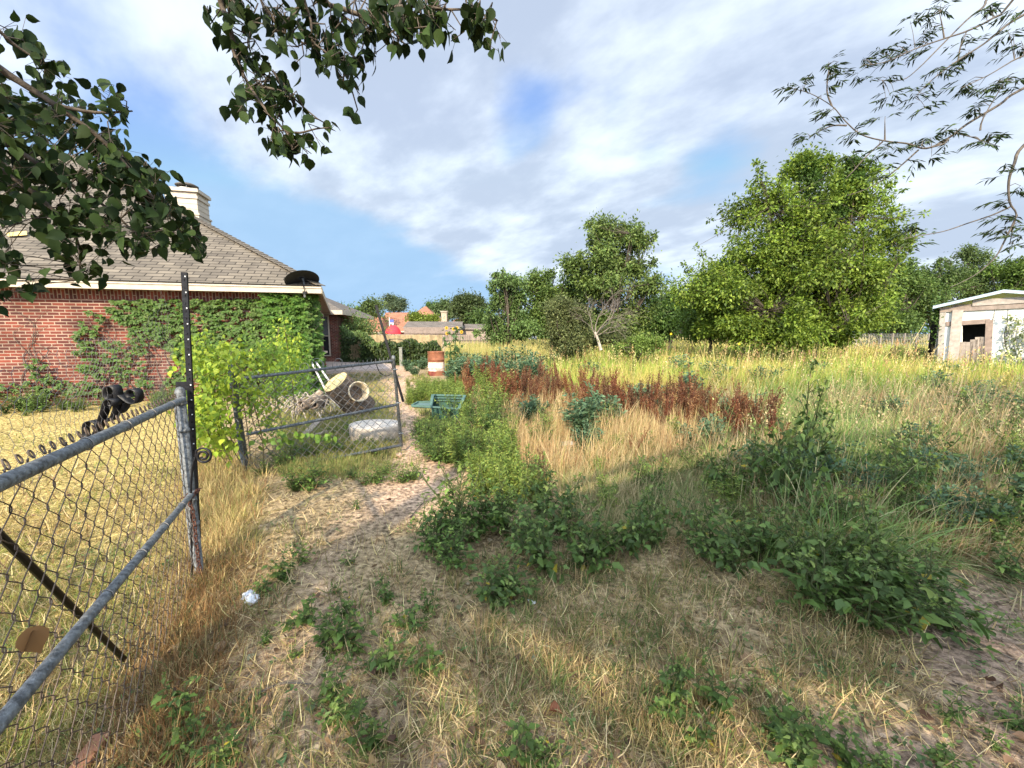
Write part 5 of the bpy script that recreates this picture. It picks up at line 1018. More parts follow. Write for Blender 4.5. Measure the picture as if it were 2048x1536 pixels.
# wire fence in front of the right treeline
wf = thing('wire_fence', tuple(D(1800, 690, 28)), 'thin farm wire fence running behind the yellow grass left of the white shed', 'fence')
for k in range(10): g = Geo(); p = D(1690+k*24, 668, 28.0); g.box((p[0], 28, .75), (.07, .07, 1.5), C=(.22, .19, .16)); part(g, 'post', M_attr, wf)
g = Geo()
for z in (.3, .55, .8, 1.05, 1.3, 1.45): a = D(1680, 660, 28); b = D(1925, 660, 28); g.tube([(a[0], 28, z), (b[0], 28, z)], .011, 3, C=(.3, .28, .26))
for k in range(80): x = a[0]+(b[0]-a[0])*k/80; g.tube([(x, 28, .3), (x, 28, 1.45)], .008, 3, C=(.3, .28, .26))
part(g, 'wire', M_attr, wf)
# ------------------------------------------------------------------ leafy weeds, one object each
PROTO = {}
def proto(kind, i):
    key = (kind, i)
    if key in PROTO: return PROTO[key]
    rg = np.random.default_rng(hash(kind) % 7+i*13+{'goosefoot': 1, 'ragweed': 2, 'dock': 3, 'bluebush': 4, 'sprig': 5, 'nettle': 6}[kind]*101); S = Geo(); Lf = Geo()
    def stem(pts, r): S.tube(smooth_path(pts, 3), np.linspace(r, r*.35, (len(pts)-1)*3+1), 5, C={'dock': (.16, .055, .03)}.get(kind, (.10, .12, .05)), caps=False)
    if kind in ('goosefoot', 'sprig', 'nettle'):
        ns = {'goosefoot': 6, 'sprig': 3+i % 3, 'nettle': 8}[kind]; hgt = 1.0
        cols = {'goosefoot': [(.10, .165, .038), (.13, .20, .045), (.07, .12, .028)], 'sprig': [(.10, .17, .035), (.13, .20, .042), (.07, .12, .026)], 'nettle': [(.11, .19, .04), (.15, .24, .05), (.075, .14, .03)]}[kind]
        for s in range(ns):
            a = rg.uniform(0, 6.28); ln = rg.uniform(.15, .62) if s else rg.uniform(.0, .2); h = hgt*rg.uniform(.4, .95) if s else 1.0; k = 7
            pts = [np.array((math.cos(a)*ln*t**1.2, math.sin(a)*ln*t**1.2, h*t))+rg.normal(0, .025, 3)*(t > 0) for t in np.linspace(0, 1, k)]; stem(pts, .013); P = smooth_path(pts, 5)
            nodes = int({'goosefoot': 19, 'sprig': 14, 'nettle': 24}[kind]*(.5+.5*h)*rg.uniform(.75, 1.2))
            for j in range(nodes):
                t = .10+.9*(j+rg.random()*.8)/nodes; p = P[min(int(t*(len(P)-1)), len(P)-1)]; phi = j*2.4+rg.normal(0, .6); br = .36*(1.02-t)**.8*rg.uniform(.15, 1.4)*{'sprig': .75}.get(kind, 1)
                tip = p+np.array((math.cos(phi)*br, math.sin(phi)*br, br*rg.uniform(.3, 1.0)))
                if br > .03: S.tube([p, (p+tip)/2+(0, 0, .01), tip], (.005, .004, .002), 3, C=(.10, .12, .05), caps=False)
                m = rg.integers(2, 6) if br > .05 else rg.integers(1, 3)
                for q in range(m):
                    u_ = rg.random()**.5; b = p+(tip-p)*u_ if q else tip; th = phi+rg.normal(0, 1.0); ax = np.array((math.cos(th), math.sin(th), rg.uniform(-1.0, .5)))
                    sz = {'goosefoot': .135, 'sprig': .16, 'nettle': .085}[kind]*(1.2-.7*t)*rg.uniform(.35, 1.25); c = np.array(cols[rg.integers(3)])*rg.uniform(.6, 1.35)
                    if t > .8: c = c*np.array((1.5, 1.25, 1.35))
                    if rg.random() < .008: c = np.array((.35, .28, .03))
                    Lf.leaves(T_diam, [b], [ax], [(rg.normal(0, .5), rg.normal(0, .5), 1)], sz, np.array([c]))
            for q in range(7): Lf.leaves(T_diam, [P[-1]-(0, 0, rg.uniform(0, .08))], [rg.normal(0, .6, 3)+(0, 0, .5)], [rg.normal(0, .5, 3)+(0, 0, 1)], .05*rg.uniform(.7, 1.3), np.array([cols[1]])*(1.5, 1.3, 1.4))
    elif kind == 'ragweed':
        for s in range(9):
            a = rg.uniform(0, 6.28); ln = rg.uniform(.05, .38); h = rg.uniform(.6, 1); pts = [np.array((math.cos(a)*ln*t, math.sin(a)*ln*t, h*t))+rg.normal(0, .012, 3) for t in np.linspace(0, 1, 6)]; stem(pts, .008); P = smooth_path(pts, 5)
            n = 80; t = rg.random(n)**.8*.95+.05; p = P[(t*(len(P)-1)).astype(int)]+rg.normal(0, .02, (n, 3)); th = rg.uniform(0, 6.28, n); r_ = rg.uniform(0, .12, n)*(1.15-t)
            p = p+np.stack((np.cos(th)*r_, np.sin(th)*r_, r_*.5), 1); ax = np.stack((np.cos(th), np.sin(th), rg.uniform(-.5, .7, n)), 1); Lf.leaves(T_narrow, p, ax, rg.normal(0, .5, (n, 3))+(0, 0, 1), rg.uniform(.07, .15, n)*(1.2-.5*t), np.array([(.21, .30, .055), (.14, .22, .045), (.31, .36, .08)])[rg.integers(0, 3, n)]*rg.uniform(.75, 1.25, (n, 1)))
    elif kind == 'bluebush':
        for s in range(15):
            a = rg.uniform(0, 6.28); ln = rg.uniform(.05, .6); h = rg.uniform(.55, 1); pts = [np.array((math.cos(a)*ln*t, math.sin(a)*ln*t, h*t))+rg.normal(0, .015, 3) for t in np.linspace(0, 1, 5)]; stem(pts, .008); P = smooth_path(pts, 5)
            n = 75; t = rg.random(n)*.9+.1; p = P[(t*(len(P)-1)).astype(int)]; th = rg.uniform(0, 6.28, n); r_ = rg.uniform(0, .16, n)*(1.1-t*.6); p = p+np.stack((np.cos(th)*r_, np.sin(th)*r_, r_*.6), 1)
            ax = np.stack((np.cos(th), np.sin(th), rg.uniform(-.2, .9, n)), 1); Lf.leaves(T_simple, p, ax, rg.normal(0, .5, (n, 3))+(0, 0, 1), rg.uniform(.07, .14, n), np.array([(.11, .19, .095), (.08, .145, .075), (.15, .23, .12)])[rg.integers(0, 3, n)]*rg.uniform(.75, 1.25, (n, 1)))
    elif kind == 'dock':
        RC = np.array([(.23, .09, .045), (.15, .055, .03), (.34, .19, .09)])*((.75, .75, .8), (1, 1, 1), (1.25, 1.5, 1.5), (.85, .7, .7), (1.1, 1, .9), (.6, .65, .7), (1.35, 1.75, 1.6))[i]
        for s in range(3 if i % 2 else 2):
            a = rg.uniform(0, 6.28); ln = rg.uniform(.02, .38); h = rg.uniform(.5, 1); pts = [np.array((math.cos(a)*ln*t, math.sin(a)*ln*t, h*t)) for t in np.linspace(0, 1, 5)]; stem(pts, .009); P = smooth_path(pts, 6)
            for br in range(6):
                t0 = rg.uniform(.35, .8); p = P[int(t0*(len(P)-1))]; th = rg.uniform(0, 6.28); tip = p+np.array((math.cos(th)*.07, math.sin(th)*.07, rg.uniform(.15, .3))); n = 60; t = rg.random(n)[:, None]; q = p+(tip-p)*t+rg.normal(0, .011, (n, 3))
                Lf.leaves(T_simple, q, rg.normal(0, 1, (n, 3)), rg.normal(0, 1, (n, 3)), rg.uniform(.018, .034, n), RC[rg.integers(0, 3, n)]*rg.uniform(.7, 1.3, (n, 1)))
            n = 110; t = rg.uniform(.4, 1, n); q = P[(t*(len(P)-1)).astype(int)]+rg.normal(0, .013, (n, 3)); Lf.leaves(T_simple, q, rg.normal(0, 1, (n, 3)), rg.normal(0, 1, (n, 3)), rg.uniform(.018, .034, n), RC[rg.integers(0, 3, n)]*rg.uniform(.7, 1.3, (n, 1)))
    ms, ml = S.mesh(kind+'_stem'), Lf.mesh(kind+'_leaves'); ms.materials.append(M_grass); ml.materials.append(M_leaf)
    PROTO[key] = (ms, ml); return PROTO[key]
NAMES = {'goosefoot': 'goosefoot_weed', 'sprig': 'small_weed', 'nettle': 'bushy_weed', 'ragweed': 'feathery_weed', 'bluebush': 'blue_green_bush', 'dock': 'dock_stalk'}
nw = 0
def weed(kind, px, py, h, label, group=None, wide=1.0, cat='weed', lean=0.0, at=None):
    global nw
    p = on(G(px, py), -.01) if at is None else on(at, -.01); ms, ml = proto(kind, nw % 7); nw += 1
    o = thing(NAMES[kind], tuple(p), label, cat, group); o.rotation_euler = (random.gauss(0, .13)+lean, random.gauss(0, .13), random.uniform(0, 6.28)); h *= random.uniform(.85, 1.15); o.scale = (h*wide*random.uniform(.85, 1.2), h*wide*random.uniform(.85, 1.2), h)
    for nm, me in (('stem', ms), ('foliage' if kind != 'dock' else 'seed_head', ml)):
        c = bpy.data.objects.new(nm, me); COL.objects.link(c); c.parent = o
    return o
gA_ = 'dark green weeds of the big clump at right'
for (x, y, h, w, lb) in ((1640, 1225, .44, 1.0, 'dark green leafy weed at the front left of the big right clump'), (1725, 1262, .40, 1.1, 'dark green leafy weed at the front centre of the big right clump'), (1810, 1250, .44, 1.1, 'dark green leafy weed at the front right of the big right clump'), (1668, 1165, .50, .9, 'tallest dark green weed of the big right clump'), (1600, 1150, .44, .9, 'dark green weed at the back left of the big right clump'), (1760, 1180, .50, 1.0, 'dark green weed at the middle of the big right clump'), (1865, 1215, .36, 1.2, 'dark green weed at the outer right of the big clump'), (1690, 1215, .50, .9, 'paler topped green weed inside the big right clump'), (1900, 1262, .22, 1.5, 'low sprawling dark weed reaching over the dirt track')):
    weed('goosefoot', x, y, h, lb, gA_, w)
gB_ = 'green weeds of the middle right clump'
for (x, y, h, w, lb) in ((1445, 1000, .46, .7, 'thin dark green weed left of the long bladed grass'), (1500, 1010, .52, .7, 'dark green weed just left of the long bladed grass'), (1560, 1035, .80, .55, 'tall narrow dark green weed by the long bladed grass'), (1590, 985, .85, .5, 'tallest narrow dark weed rising behind the long bladed grass'), (1520, 1120, .40, .9, 'leafy weed between the small row and the big right clump'), (1425, 1120, .36, .9, 'leafy weed left of the big right clump'), (1470, 1150, .34, .9, 'low leafy weed just left of the big right clump')): weed('goosefoot', x, y, h*1.45, lb, gB_, w*.95)
gC_ = 'green weeds in a row across the middle foreground'
for (x, y, h, w, lb) in ((880, 1098, .46, .9, 'bushy green weed at the left end of the foreground row'), (925, 1085, .55, .8, 'tall bushy green weed near the left end of the foreground row'), (965, 1060, .52, .8, 'bushy light green weed third in the foreground row'), (1010, 1050, .46, .8, 'bushy green weed before the yellow green mass'), (905, 1130, .30, 1.0, 'small bushy weed below the left end of the foreground row')): weed('nettle', x, y, h*1.15, lb, gC_, w*1.1)
for (x, y, h, w, lb) in ((1055, 1085, .40, .8, 'leafy weed near the middle of the foreground row'), (1110, 1060, .46, .75, 'taller leafy weed in the middle of the foreground row'), (1090, 1030, .50, .6, 'leafy weed with a rust stalk behind the foreground row'), (1090, 1130, .36, .9, 'dark leafy weed in front of the middle of the row'), (1150, 1125, .40, .9, 'dark leafy weed right of the middle of the row'), (1205, 1110, .34, .9, 'dark leafy weed before the bare stone patch'), (1258, 1100, .42, .6, 'upright dark weed, second from the right end of the row'), (1313, 1100, .36, .6, 'small upright dark weed at the right end of the row'), (975, 1190, .26, 1.0, 'low leafy weed below the row near the dirt path'), (1020, 1180, .24, 1.0, 'low leafy weed below the middle of the row')): weed('goosefoot', x, y, h*1.2, lb, gC_, w*1.15)
gD_ = 'small weeds scattered over the near dirt'
for (x, y, h, w, lb) in ((560, 1165, .17, 1.5, 'low green weed above the crumpled cup'), (600, 1130, .19, 1.1, 'small upright weed above and right of the crumpled cup'), (520, 1185, .12, 1.6, 'flat green weed next to the crumpled cup'), (610, 1245, .16, 1.2, 'small weed right below the crumpled cup'), (648, 1290, .20, 1.1, 'leafy weed in the middle of the left dirt patch'), (690, 1240, .20, .8, 'thin upright weed in the left dirt patch'), (775, 1210, .20, .7, 'slim weed standing alone near the straw'), (860, 1225, .18, .8, 'slim leaning weed at the edge of the straw'), (690, 1310, .22, 1.1, 'bushy dark weed at the centre of the left patch'), (805, 1260, .16, 1.5, 'spreading dark weed right of the left dirt patch'), (790, 1345, .19, 1.1, 'drooping dark weed right of the left dirt patch'), (835, 1350, .20, 1.0, 'big leaved dark weed beside the straw'), (665, 1420, .20, 1.0, 'dark weed below the twig at left'), (690, 1445, .15, 1.2, 'dark low weed below the left patch'), (735, 1515, .17, 1.4, 'bluish dark weed at the bottom edge left of centre'), (535, 1290, .10, 1.4, 'tiny round weed on the dirt at left'), (600, 1310, .08, 1.4, 'tiny weed next to the round one at left'), (350, 1440, .22, .9, 'thin green weed growing through brown grass near the fence'), (365, 1520, .20, .9, 'thin green weed at the bottom edge near the fence'), (455, 1520, .14, 1.1, 'thin dark weed at the bottom left'), (1335, 1420, .24, 1.0, 'dark leafy weed in straw right of centre at the bottom'), (1355, 1385, .22, .7, 'upright dark weed in straw right of centre'), (1440, 1430, .24, .8, 'slim dark weed beside the dirt at bottom right of centre'), (1405, 1480, .22, .9, 'dark weed near the bottom edge right of centre'), (1500, 1380, .14, .7, 'tiny weed at the straw edge'), (1030, 1525, .17, 1.2, 'fine leaved weed at the bottom edge centre'), (1065, 1545, .15, 1.2, 'fine leaved weed cut by the bottom edge at centre'), (1565, 1475, .22, .9, 'dark green leafy weed on dirt at bottom right'), (1600, 1520, .18, 1.2, 'broad leaved dark weed on dirt at bottom right'), (1690, 1540, .18, 1.3, 'broad leaved weed cut by the bottom edge at right'), (1760, 1550, .14, 1.2, 'bluish weed cut by the bottom edge at right'), (1885, 1440, .16, .8, 'lone drooping weed on the bare dirt at right'), (1990, 1500, .14, .9, 'small weed near the bottom right corner'), (1880, 1540, .12, 1.2, 'small bluish weed at the bottom edge at far right'), (2040, 1470, .12, 1.0, 'weed at the right edge near the bottom corner'), (1980, 1110, .50, .6, 'dark bluish weed at the right edge before the brown grass'), (2010, 1170, .36, .8, 'low dark weed at the right edge above the dirt track'), (700, 1130, .12, 1.0, 'tiny weed on the sandy path'), (715, 1020, .14, 1.0, 'small light weed on the sandy path'), (665, 1190, .10, 1.0, 'tiny weed beside the path')):
    weed('sprig' if h < .3 else 'goosefoot', x, y, h, lb, gD_, w*1.15)
# path side cover below the gate and round the slab
for k in range(26):
    x, y = random.choice(((560, 950), (620, 920), (680, 905), (740, 900), (800, 950), (600, 985), (730, 960), (640, 890), (690, 870)))
    weed('nettle', x+random.gauss(0, 18), y+random.gauss(0, 8), random.uniform(.12, .26), 'low light green weed growing under and before the open gate', 'low weeds round the gate', 1.5)
gE_ = 'feathery yellow green weeds right of the path'
for k in range(85):
    t = random.random(); y = 800+(1010-800)*t**.8; x = np.interp(y, [790, 850, 900, 950, 1010], [970, 968, 968, 995, 1030])+random.gauss(0, 26+10*(y > 900))
    weed(random.choice(('ragweed', 'ragweed', 'nettle')), x, y, random.uniform(.4, .85)*np.interp(y, [800, 900, 1010], [1.15, .9, .62]), 'feathery yellow green weed in the tall mass right of the green tub', gE_, .8)
for k in range(75):
    y = random.uniform(775, 830); x = random.uniform(815, 935); 
    if 815 < x < 930 and y > 812: continue
    weed('ragweed', x, y, random.uniform(.28, .5), 'low yellow green weed behind the green tub', 'low weeds behind the tub', 1.2)
for k in range(85):
    y = random.uniform(848, 925); x = random.uniform(820+(y-848)*.7, 950)
    weed('nettle', x, y, random.uniform(.22, .36)*(1 if y > 880 or x < 820 else .8), 'low dense green weed in front of the green tub', 'low weeds before the tub', 1.3)
gF_ = 'blue green bushes behind the rust stalks'
for (x, y, h, lb) in ((1000, 745, 1.15, 'dark blue green bush behind the barrel weeds'), (1040, 748, 1.1, 'rounded blue green bush left of the olive shrub'), (935, 750, .9, 'grey green bush right of the barrel'), (970, 775, .95, 'grey green bush before the dark blue green one'), (1075, 755, .8, 'grey green bush in front of the olive shrub'), (1030, 785, .7, 'grey green bush just behind the rust stalks'), (1090, 790, .6, 'low grey green bush among the rust stalks at left'), (1180, 770, .75, 'grey green bush among yellow grass at centre'), (1265, 830, .75, 'blue green bush inside the rust stalks'), (1300, 830, .55, 'second blue green bush inside the rust stalks'), (1375, 820, .75, 'blue green bush right of the rust stalk row'), (1170, 890, .72, 'narrow green bush in dry straw at centre'), (1310, 850, .45, 'low green bush in front of the rust stalks'), (830, 752, .55, 'low blue green bush left of the barrel'), (845, 738, .5, 'second low blue green bush left of the barrel'), (815, 742, .5, 'blue green bush by the end of the patio'), (1620, 770, .7, 'blue green bush in the tall grass at right'), (1770, 860, .6, 'grey green bush in the brown grass at right'), (1190, 865, .6, 'small green bush behind the narrow one in dry straw'), (1880, 800, .7, 'grey green bush near the white shed'), (1960, 840, .6, 'grey green bush in front of the white shed'), (905, 770, .6, 'small grey green bush just right of the barrel foot'), (1360, 900, .4, 'small green bush in the straw below the rust stalks')):
    weed('bluebush', x, y, h, lb, gF_, 1.0, 'bush')
for k in range(16): weed('bluebush', random.uniform(900, 1100), random.uniform(738, 790), random.uniform(.6, .95), 'grey green bush in the mass between barrel and olive shrub', 'grey green bush mass', 1.0, 'bush')
gG_ = 'rust brown dock stalks'
for k in range(290):
    x = random.uniform(915, 1540); yb = np.interp(x, [925, 1000, 1120, 1250, 1400, 1540], [795, 812, 818, 835, 860, 900])+random.gauss(-2, 14)
    if vn(np.array(x), np.array(yb), .05, 4) < .45 and random.random() < .65: continue
    weed('dock', x, yb, random.uniform(.45, 1.0)*(1 if x < 1400 else .85), 'rust brown seed stalk in the long row across the field', gG_, .85, 'weed stalk')
for (x, y, h, lb) in ((925, 820, 1.05, 'tall rust red seed stalk right of the green tub, beside the feathery weeds'), (1092, 975, .42, 'lone rust stalk rising from the yellow green mass edge'), (1150, 950, .4, 'lone thin rust stalk before the bare earth'), (1525, 885, .6, 'darkest rust stalk at the right end of the row'), (1262, 920, .55, 'lone dark thin stalk in pale grass'), (1445, 985, .4, 'short rust stalk beside the middle right clump')): weed('dock', x, y, h, lb, None, .6, 'weed stalk')
for k in range(95):
    y = 770+260*random.random()**1.3; x = random.uniform(np.interp(y, [770, 850, 1030], [1400, 1480, 1640]), 2300); kd = random.choice(('bluebush', 'nettle', 'sprig', 'ragweed'))
    weed(kd, x, y, random.uniform(.35, .7)*(1 if y < 900 else .8), 'green weed tangled in the tall grass at the right of the field', 'weeds in the tall grass', .9)
for k in range(40): weed(random.choice(('bluebush', 'ragweed', 'nettle')), random.uniform(1100, 2000), random.uniform(715, 790), random.uniform(.6, .95), 'grey green weed rising in the sunlit meadow', 'weeds in the meadow', .9)
for k in range(26): weed(random.choice(('bluebush', 'nettle', 'ragweed', 'nettle')), random.uniform(1000, 1500), random.uniform(815, 905), random.uniform(.3, .6), 'green weed growing up through the dry straw at the centre of the field', 'weeds in the dry straw', .9)
for k in range(26): weed(random.choice(('nettle', 'ragweed', 'sprig')), random.uniform(1130, 1560), random.uniform(905, 1050), random.uniform(.2, .4), 'low green weed among the pale tufted grass', 'weeds in the pale tufts', 1.1)
for k in range(46): y = random.uniform(850, 1100); weed(random.choice(('goosefoot', 'nettle', 'goosefoot', 'bluebush')), random.uniform(np.interp(y, [850, 1100], [1430, 1560]), 2150), y, random.uniform(.45, .75)*np.interp(y, [850, 1100], [1, .75]), 'leafy green weed standing in the thick growth at the right', 'leafy weeds in the thick growth', .8)
# weeds along the house wall
for k in range(42): x = random.uniform(-60, 380); weed('nettle', x, 812+random.gauss(0, 7)+(6 if x < 150 else 0), random.uniform(.15, .5), 'yellow green weed along the foot of the brick wall', 'weeds at the foot of the wall', 1.1)

# sunflower
sf = thing('sunflower_plant', tuple(G(905, 748)), 'tall sunflower plant with small yellow blooms right of the barrel', 'sunflower'); g = Geo(); lf = Geo(); b0 = D(905, 745, 15.2); b0[2] = 0
heads = [(893, 656), (907, 658), (914, 656), (923, 664), (894, 667), (916, 663)]
for (a, b) in heads:
    h = D(a, b, 15.2); g.tube(smooth_path([b0, (b0+h)/2+(0, 0, .15)+R.normal(0, .04, 3), h], 4), np.linspace(.016, .006, 9), 5, C=(.1, .14, .05))
    n = 22; t = R.random(n)[:, None]; P = b0+(h-b0)*t+R.normal(0, .10, (n, 3)); lf.leaves(T_ovate, P, R.normal(0, 1, (n, 3)), R.normal(0, .5, (n, 3))+(0, 0, 1), R.uniform(.12, .2, n), colmix([(.08, .14, .05), (.11, .18, .06)], n))
part(g, 'stem', M_attr, sf); part(lf, 'foliage', M_leaf, sf)
for (a, b) in heads[:5]:
    h = D(a, b, 15.15); g = Geo(); n = 12; an = np.arange(n)*2*math.pi/n; g.leaves(T_simple, np.tile(h, (n, 1)), np.stack((np.cos(an), -.15+0*an, np.sin(an)), 1), np.tile((0, -1., .2), (n, 1)), .075, np.tile((.75, .45, .02), (n, 1)))
    g.lathe([(.028, 0), (.02, .02), (0, .024)], 10, C=(.07, .04, .02), M=frame((0, -1, .15)), o=tuple(h)); part(g, 'flower', M_leaf, sf)
# yellow wildflowers right
for (a, b, lb) in ((1478, 688, 'tiny yellow wildflower in the grass at the left skirt of the big tree'), (1342, 668, 'tiny yellow flower in the grass left of the big tree')):
    t = thing('wildflower', tuple(G(a, 760)), lb, 'flower'); p = D(a, b, 13); g = Geo(); g.tube([(p[0], p[1], 0), p], .006, 4, C=(.12, .17, .05)); n = 10; an = np.arange(n)*.628; g.leaves(T_simple, np.tile(p, (n, 1)), np.stack((np.cos(an), -.1+0*an, np.sin(an)), 1), np.tile((0, -1., .2), (n, 1)), .045, np.tile((.75, .55, .02), (n, 1))); part(g, 'flower', M_leaf, t)

# yellow green vine bush over the gate post
vb = thing('vine_bush', tuple(G(470, 985)), 'bright yellow green vine heaped over the gate post between fence and gate', 'vine'); g = Geo(); w = Geo(); rg = np.random.default_rng(21); cl = []
for (bx, by, rx, ry, Yy, n) in ((425, 770, 42, 60, 4.1, 44), (410, 850, 24, 50, 3.9, 32), (455, 722, 46, 32, 4.5, 26), (520, 712, 46, 30, 5.0, 28), (575, 690, 34, 36, 5.9, 26), (500, 780, 34, 46, 4.6, 20), (590, 730, 30, 34, 6.0, 26), (560, 770, 34, 34, 5.6, 18), (400, 700, 22, 28, 4.3, 18), (445, 870, 18, 36, 4.2, 12), (530, 840, 36, 34, 4.9, 10)):
    for q in range(n): cl.append((D(bx+rg.normal(0, rx*.55), by+rg.normal(0, ry*.55), Yy+rg.normal(0, .22)), by))
for c, by in cl:
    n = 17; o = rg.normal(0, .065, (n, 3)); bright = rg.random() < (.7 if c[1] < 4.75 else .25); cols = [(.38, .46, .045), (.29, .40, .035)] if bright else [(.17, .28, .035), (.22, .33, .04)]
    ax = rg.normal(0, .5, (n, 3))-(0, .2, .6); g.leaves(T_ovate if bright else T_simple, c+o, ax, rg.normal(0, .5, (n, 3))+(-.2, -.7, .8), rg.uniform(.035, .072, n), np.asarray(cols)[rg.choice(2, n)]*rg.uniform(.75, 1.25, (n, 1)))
C3 = np.array([c for c, _ in cl])
for k in range(70):
    a = C3[rg.integers(len(C3))]; j = np.argsort(np.linalg.norm(C3-a, axis=1))[rg.integers(4, 25)]; b = C3[j]; w.tube(smooth_path([a, (a+b)/2+rg.normal(0, .06, 3), b], 3), .004, 4, C=(.2, .15, .08), caps=False)
for k in range(14): a = C3[rg.integers(len(C3))]; w.tube(smooth_path([(a[0]*1.0+rg.normal(0, .15), a[1]+.1, 0), (a[0], a[1]+.1, a[2]*.5), a], 4), .006, 4, C=(.2, .15, .08), caps=False)
part(g, 'foliage', M_leaf, vb); part(w, 'stem', M_grass, vb)
tv_ = thing('trailing_vine', tuple(G(570, 940)), 'light green vine sprig trailing along the middle rail of the open gate', 'vine'); g = Geo(); w = Geo(); pth = smooth_path([D(520, 885, 4.2), D(560, 878, 4.25), D(600, 872, 4.4), D(640, 872, 4.5), D(664, 876, 4.55)], 5); w.tube(pth, .003, 4, C=(.2, .2, .08))
for p in pth[::1]:
    n = 3; g.leaves(T_ovate, p+rg.normal(0, .03, (n, 3)), rg.normal(0, .5, (n, 3))-(0, 0, .8), rg.normal(0, .4, (n, 3))+(0, -.8, .6), rg.uniform(.05, .085, n), colmix([(.14, .25, .04), (.2, .3, .05)], n))
part(g, 'foliage', M_leaf, tv_); part(w, 'stem', M_grass, tv_)

# ------------------------------------------------------------------ grass and straw (nobody could count it)
def pixpts(n, x0, x1, y0, y1, zone=None):
    px = R.uniform(x0, x1, n); py = R.uniform(y0, y1, n); d = np.stack(((px-1024)/FPX, cp+(768-py)/FPX*sp_, -sp_+(768-py)/FPX*cp), 1); t = -EYE/d[:, 2]; P = d*t[:, None]; P[:, 2] = 0
    ok = (t > 0)
    if zone is not None: ok &= R.random(n) < zone(px, py, P[:, 0], P[:, 1])
    px, py, P = px[ok], py[ok], P[ok]; P[:, 2] = gz(P[:, 0], P[:, 1]); return px, py, P
def heads(g, px, P, hgt, cols, spread=.3):
    n = len(P); lean_ = R.normal(0, .22, (n, 2)); tip = P+np.stack((lean_[:, 0]*hgt, lean_[:, 1]*hgt, hgt), 1); d = np.linalg.norm(P[:, :2], axis=1); C = colmix(cols, n)
    g.blades(P, hgt*1.0, np.stack((lean_[:, 0], lean_[:, 1], 0*hgt), 1)*.9, np.full(n, .25), np.maximum(.004, d*.0008), C, 3)
    for k in range(7):
        t = 1-.035*k; q = P+(tip-P)*t+R.normal(0, .012, (n, 3)); q[:, 2] = P[:, 2]+(tip[:, 2]-P[:, 2])*(t-.06); g.leaves(T_simple, q, R.normal(0, .6, (n, 3))+(0, 0, .7), rdir(n), np.maximum(.03, d*.0042)*R.uniform(.6, 1.2, n), np.clip(C*1.12, 0, 1))
def tufts(g, P, nb, h, lean, wid, colsA, spread=.05, w=None, bend=.6, segs=3, tipc=None, rad=None):
    n = len(P); k = R.poisson(nb, n).clip(3); idx = np.repeat(np.arange(n), k); m = len(idx); dist = np.linalg.norm(P[:, :2], axis=1)[idx]
    a = R.uniform(0, 6.28, m); r_ = R.random(m)**.5*(spread if rad is None else rad[idx]); B = P[idx]+np.stack((np.cos(a)*r_, np.sin(a)*r_, 0*a), 1); H = (h[idx] if hasattr(h, '__len__') else h)*R.uniform(.45, 1.1, m)
    la = a+R.normal(0, .7, m); lm = np.abs(R.normal(0, lean, m)); ln = np.stack((np.cos(la)*lm, np.sin(la)*lm, 0*a), 1); ln[:, 0] += .05
    tone = R.uniform(.75, 1.2, n)[idx][:, None]; ci = R.choice(len(colsA), n, p=w)[idx]; mixr = R.random(m) < .3; ci = np.where(mixr, R.choice(len(colsA), m, p=w), ci)
    C = np.asarray(colsA)[ci]*tone*R.uniform(.8, 1.2, (m, 1)); g.blades(B, H, ln, R.uniform(.2, 1, m)*bend, np.maximum(wid*1.3, dist*.00115)*R.uniform(.6, 1.4, m), np.clip(C, 0, 1), segs, None if tipc is None else np.clip(C*np.array(tipc), 0, 1))
STR = [(.64, .52, .28), (.48, .36, .17), (.20, .13, .075), (.24, .25, .08)]
# A: flat thatch
g = Geo()
def zA(px, py, x, y):
    b = zone_bare(px, py, x, y); return np.clip((1-b*.93)*(.35+.9*vn(x, y, 2.6, 7)), .04, 1)
px, py, P = pixpts(85000, -500, 2600, 935, 1950, zA); n = len(P); a = R.uniform(0, 6.28, n); lm = R.uniform(.55, .97, n); ln = np.stack((np.cos(a)*lm, np.sin(a)*lm, 0*a), 1)
C = colmix(STR, n, [.34, .26, .26, .14], .35); P[:, 2] += R.random(n)*.012
g.blades(P, R.uniform(.03, .13, n), ln, R.uniform(-.5, .9, n), np.maximum(.0034, np.linalg.norm(P[:, :2], axis=1)*.0014)*R.uniform(.5, 1.6, n), C, 3)
tag(g.build('straw_thatch', M_grass), 'flat dry straw and dead grass strewn over the foreground dirt', 'straw', kind='stuff')
g = Geo(); px, py, P = pixpts(5200, -300, 2500, 940, 1800, lambda px, py, x, y: np.clip(.12+1.3*np.exp(-((px-(400-(py-1150)*.5))/120)**2)*(py > 1060)+.25*vn(x, y, 3, 31), 0, 1)); n = len(P); P[:, 2] += R.uniform(.004, .03, n)
g.leaves(T_ovate, P, rdir(n, -.2, .3), rdir(n, .2, 1), R.uniform(.015, .05, n), colmix([(.22, .14, .08), (.34, .25, .14), (.12, .07, .045), (.42, .34, .22)], n, [.35, .25, .25, .15], .3)); tag(g.build('leaf_litter', M_leaf), 'small dead leaves and chaff strewn over the dirt and along the fence foot', 'leaf litter', kind='stuff')
g = Geo(); px, py, P = pixpts(9000, -300, 2500, 900, 1800, lambda px, py, x, y: zone_bare(px, py, x, y)*.8+.1); n = len(P); cube = (np.array([(1, 0, 0), (-1, 0, 0), (0, 1, 0), (0, -1, 0), (0, 0, .7), (0, 0, -.7)], float), np.array([(0, 2, 4), (2, 1, 4), (1, 3, 4), (3, 0, 4), (2, 0, 5), (1, 2, 5), (3, 1, 5), (0, 3, 5)]))
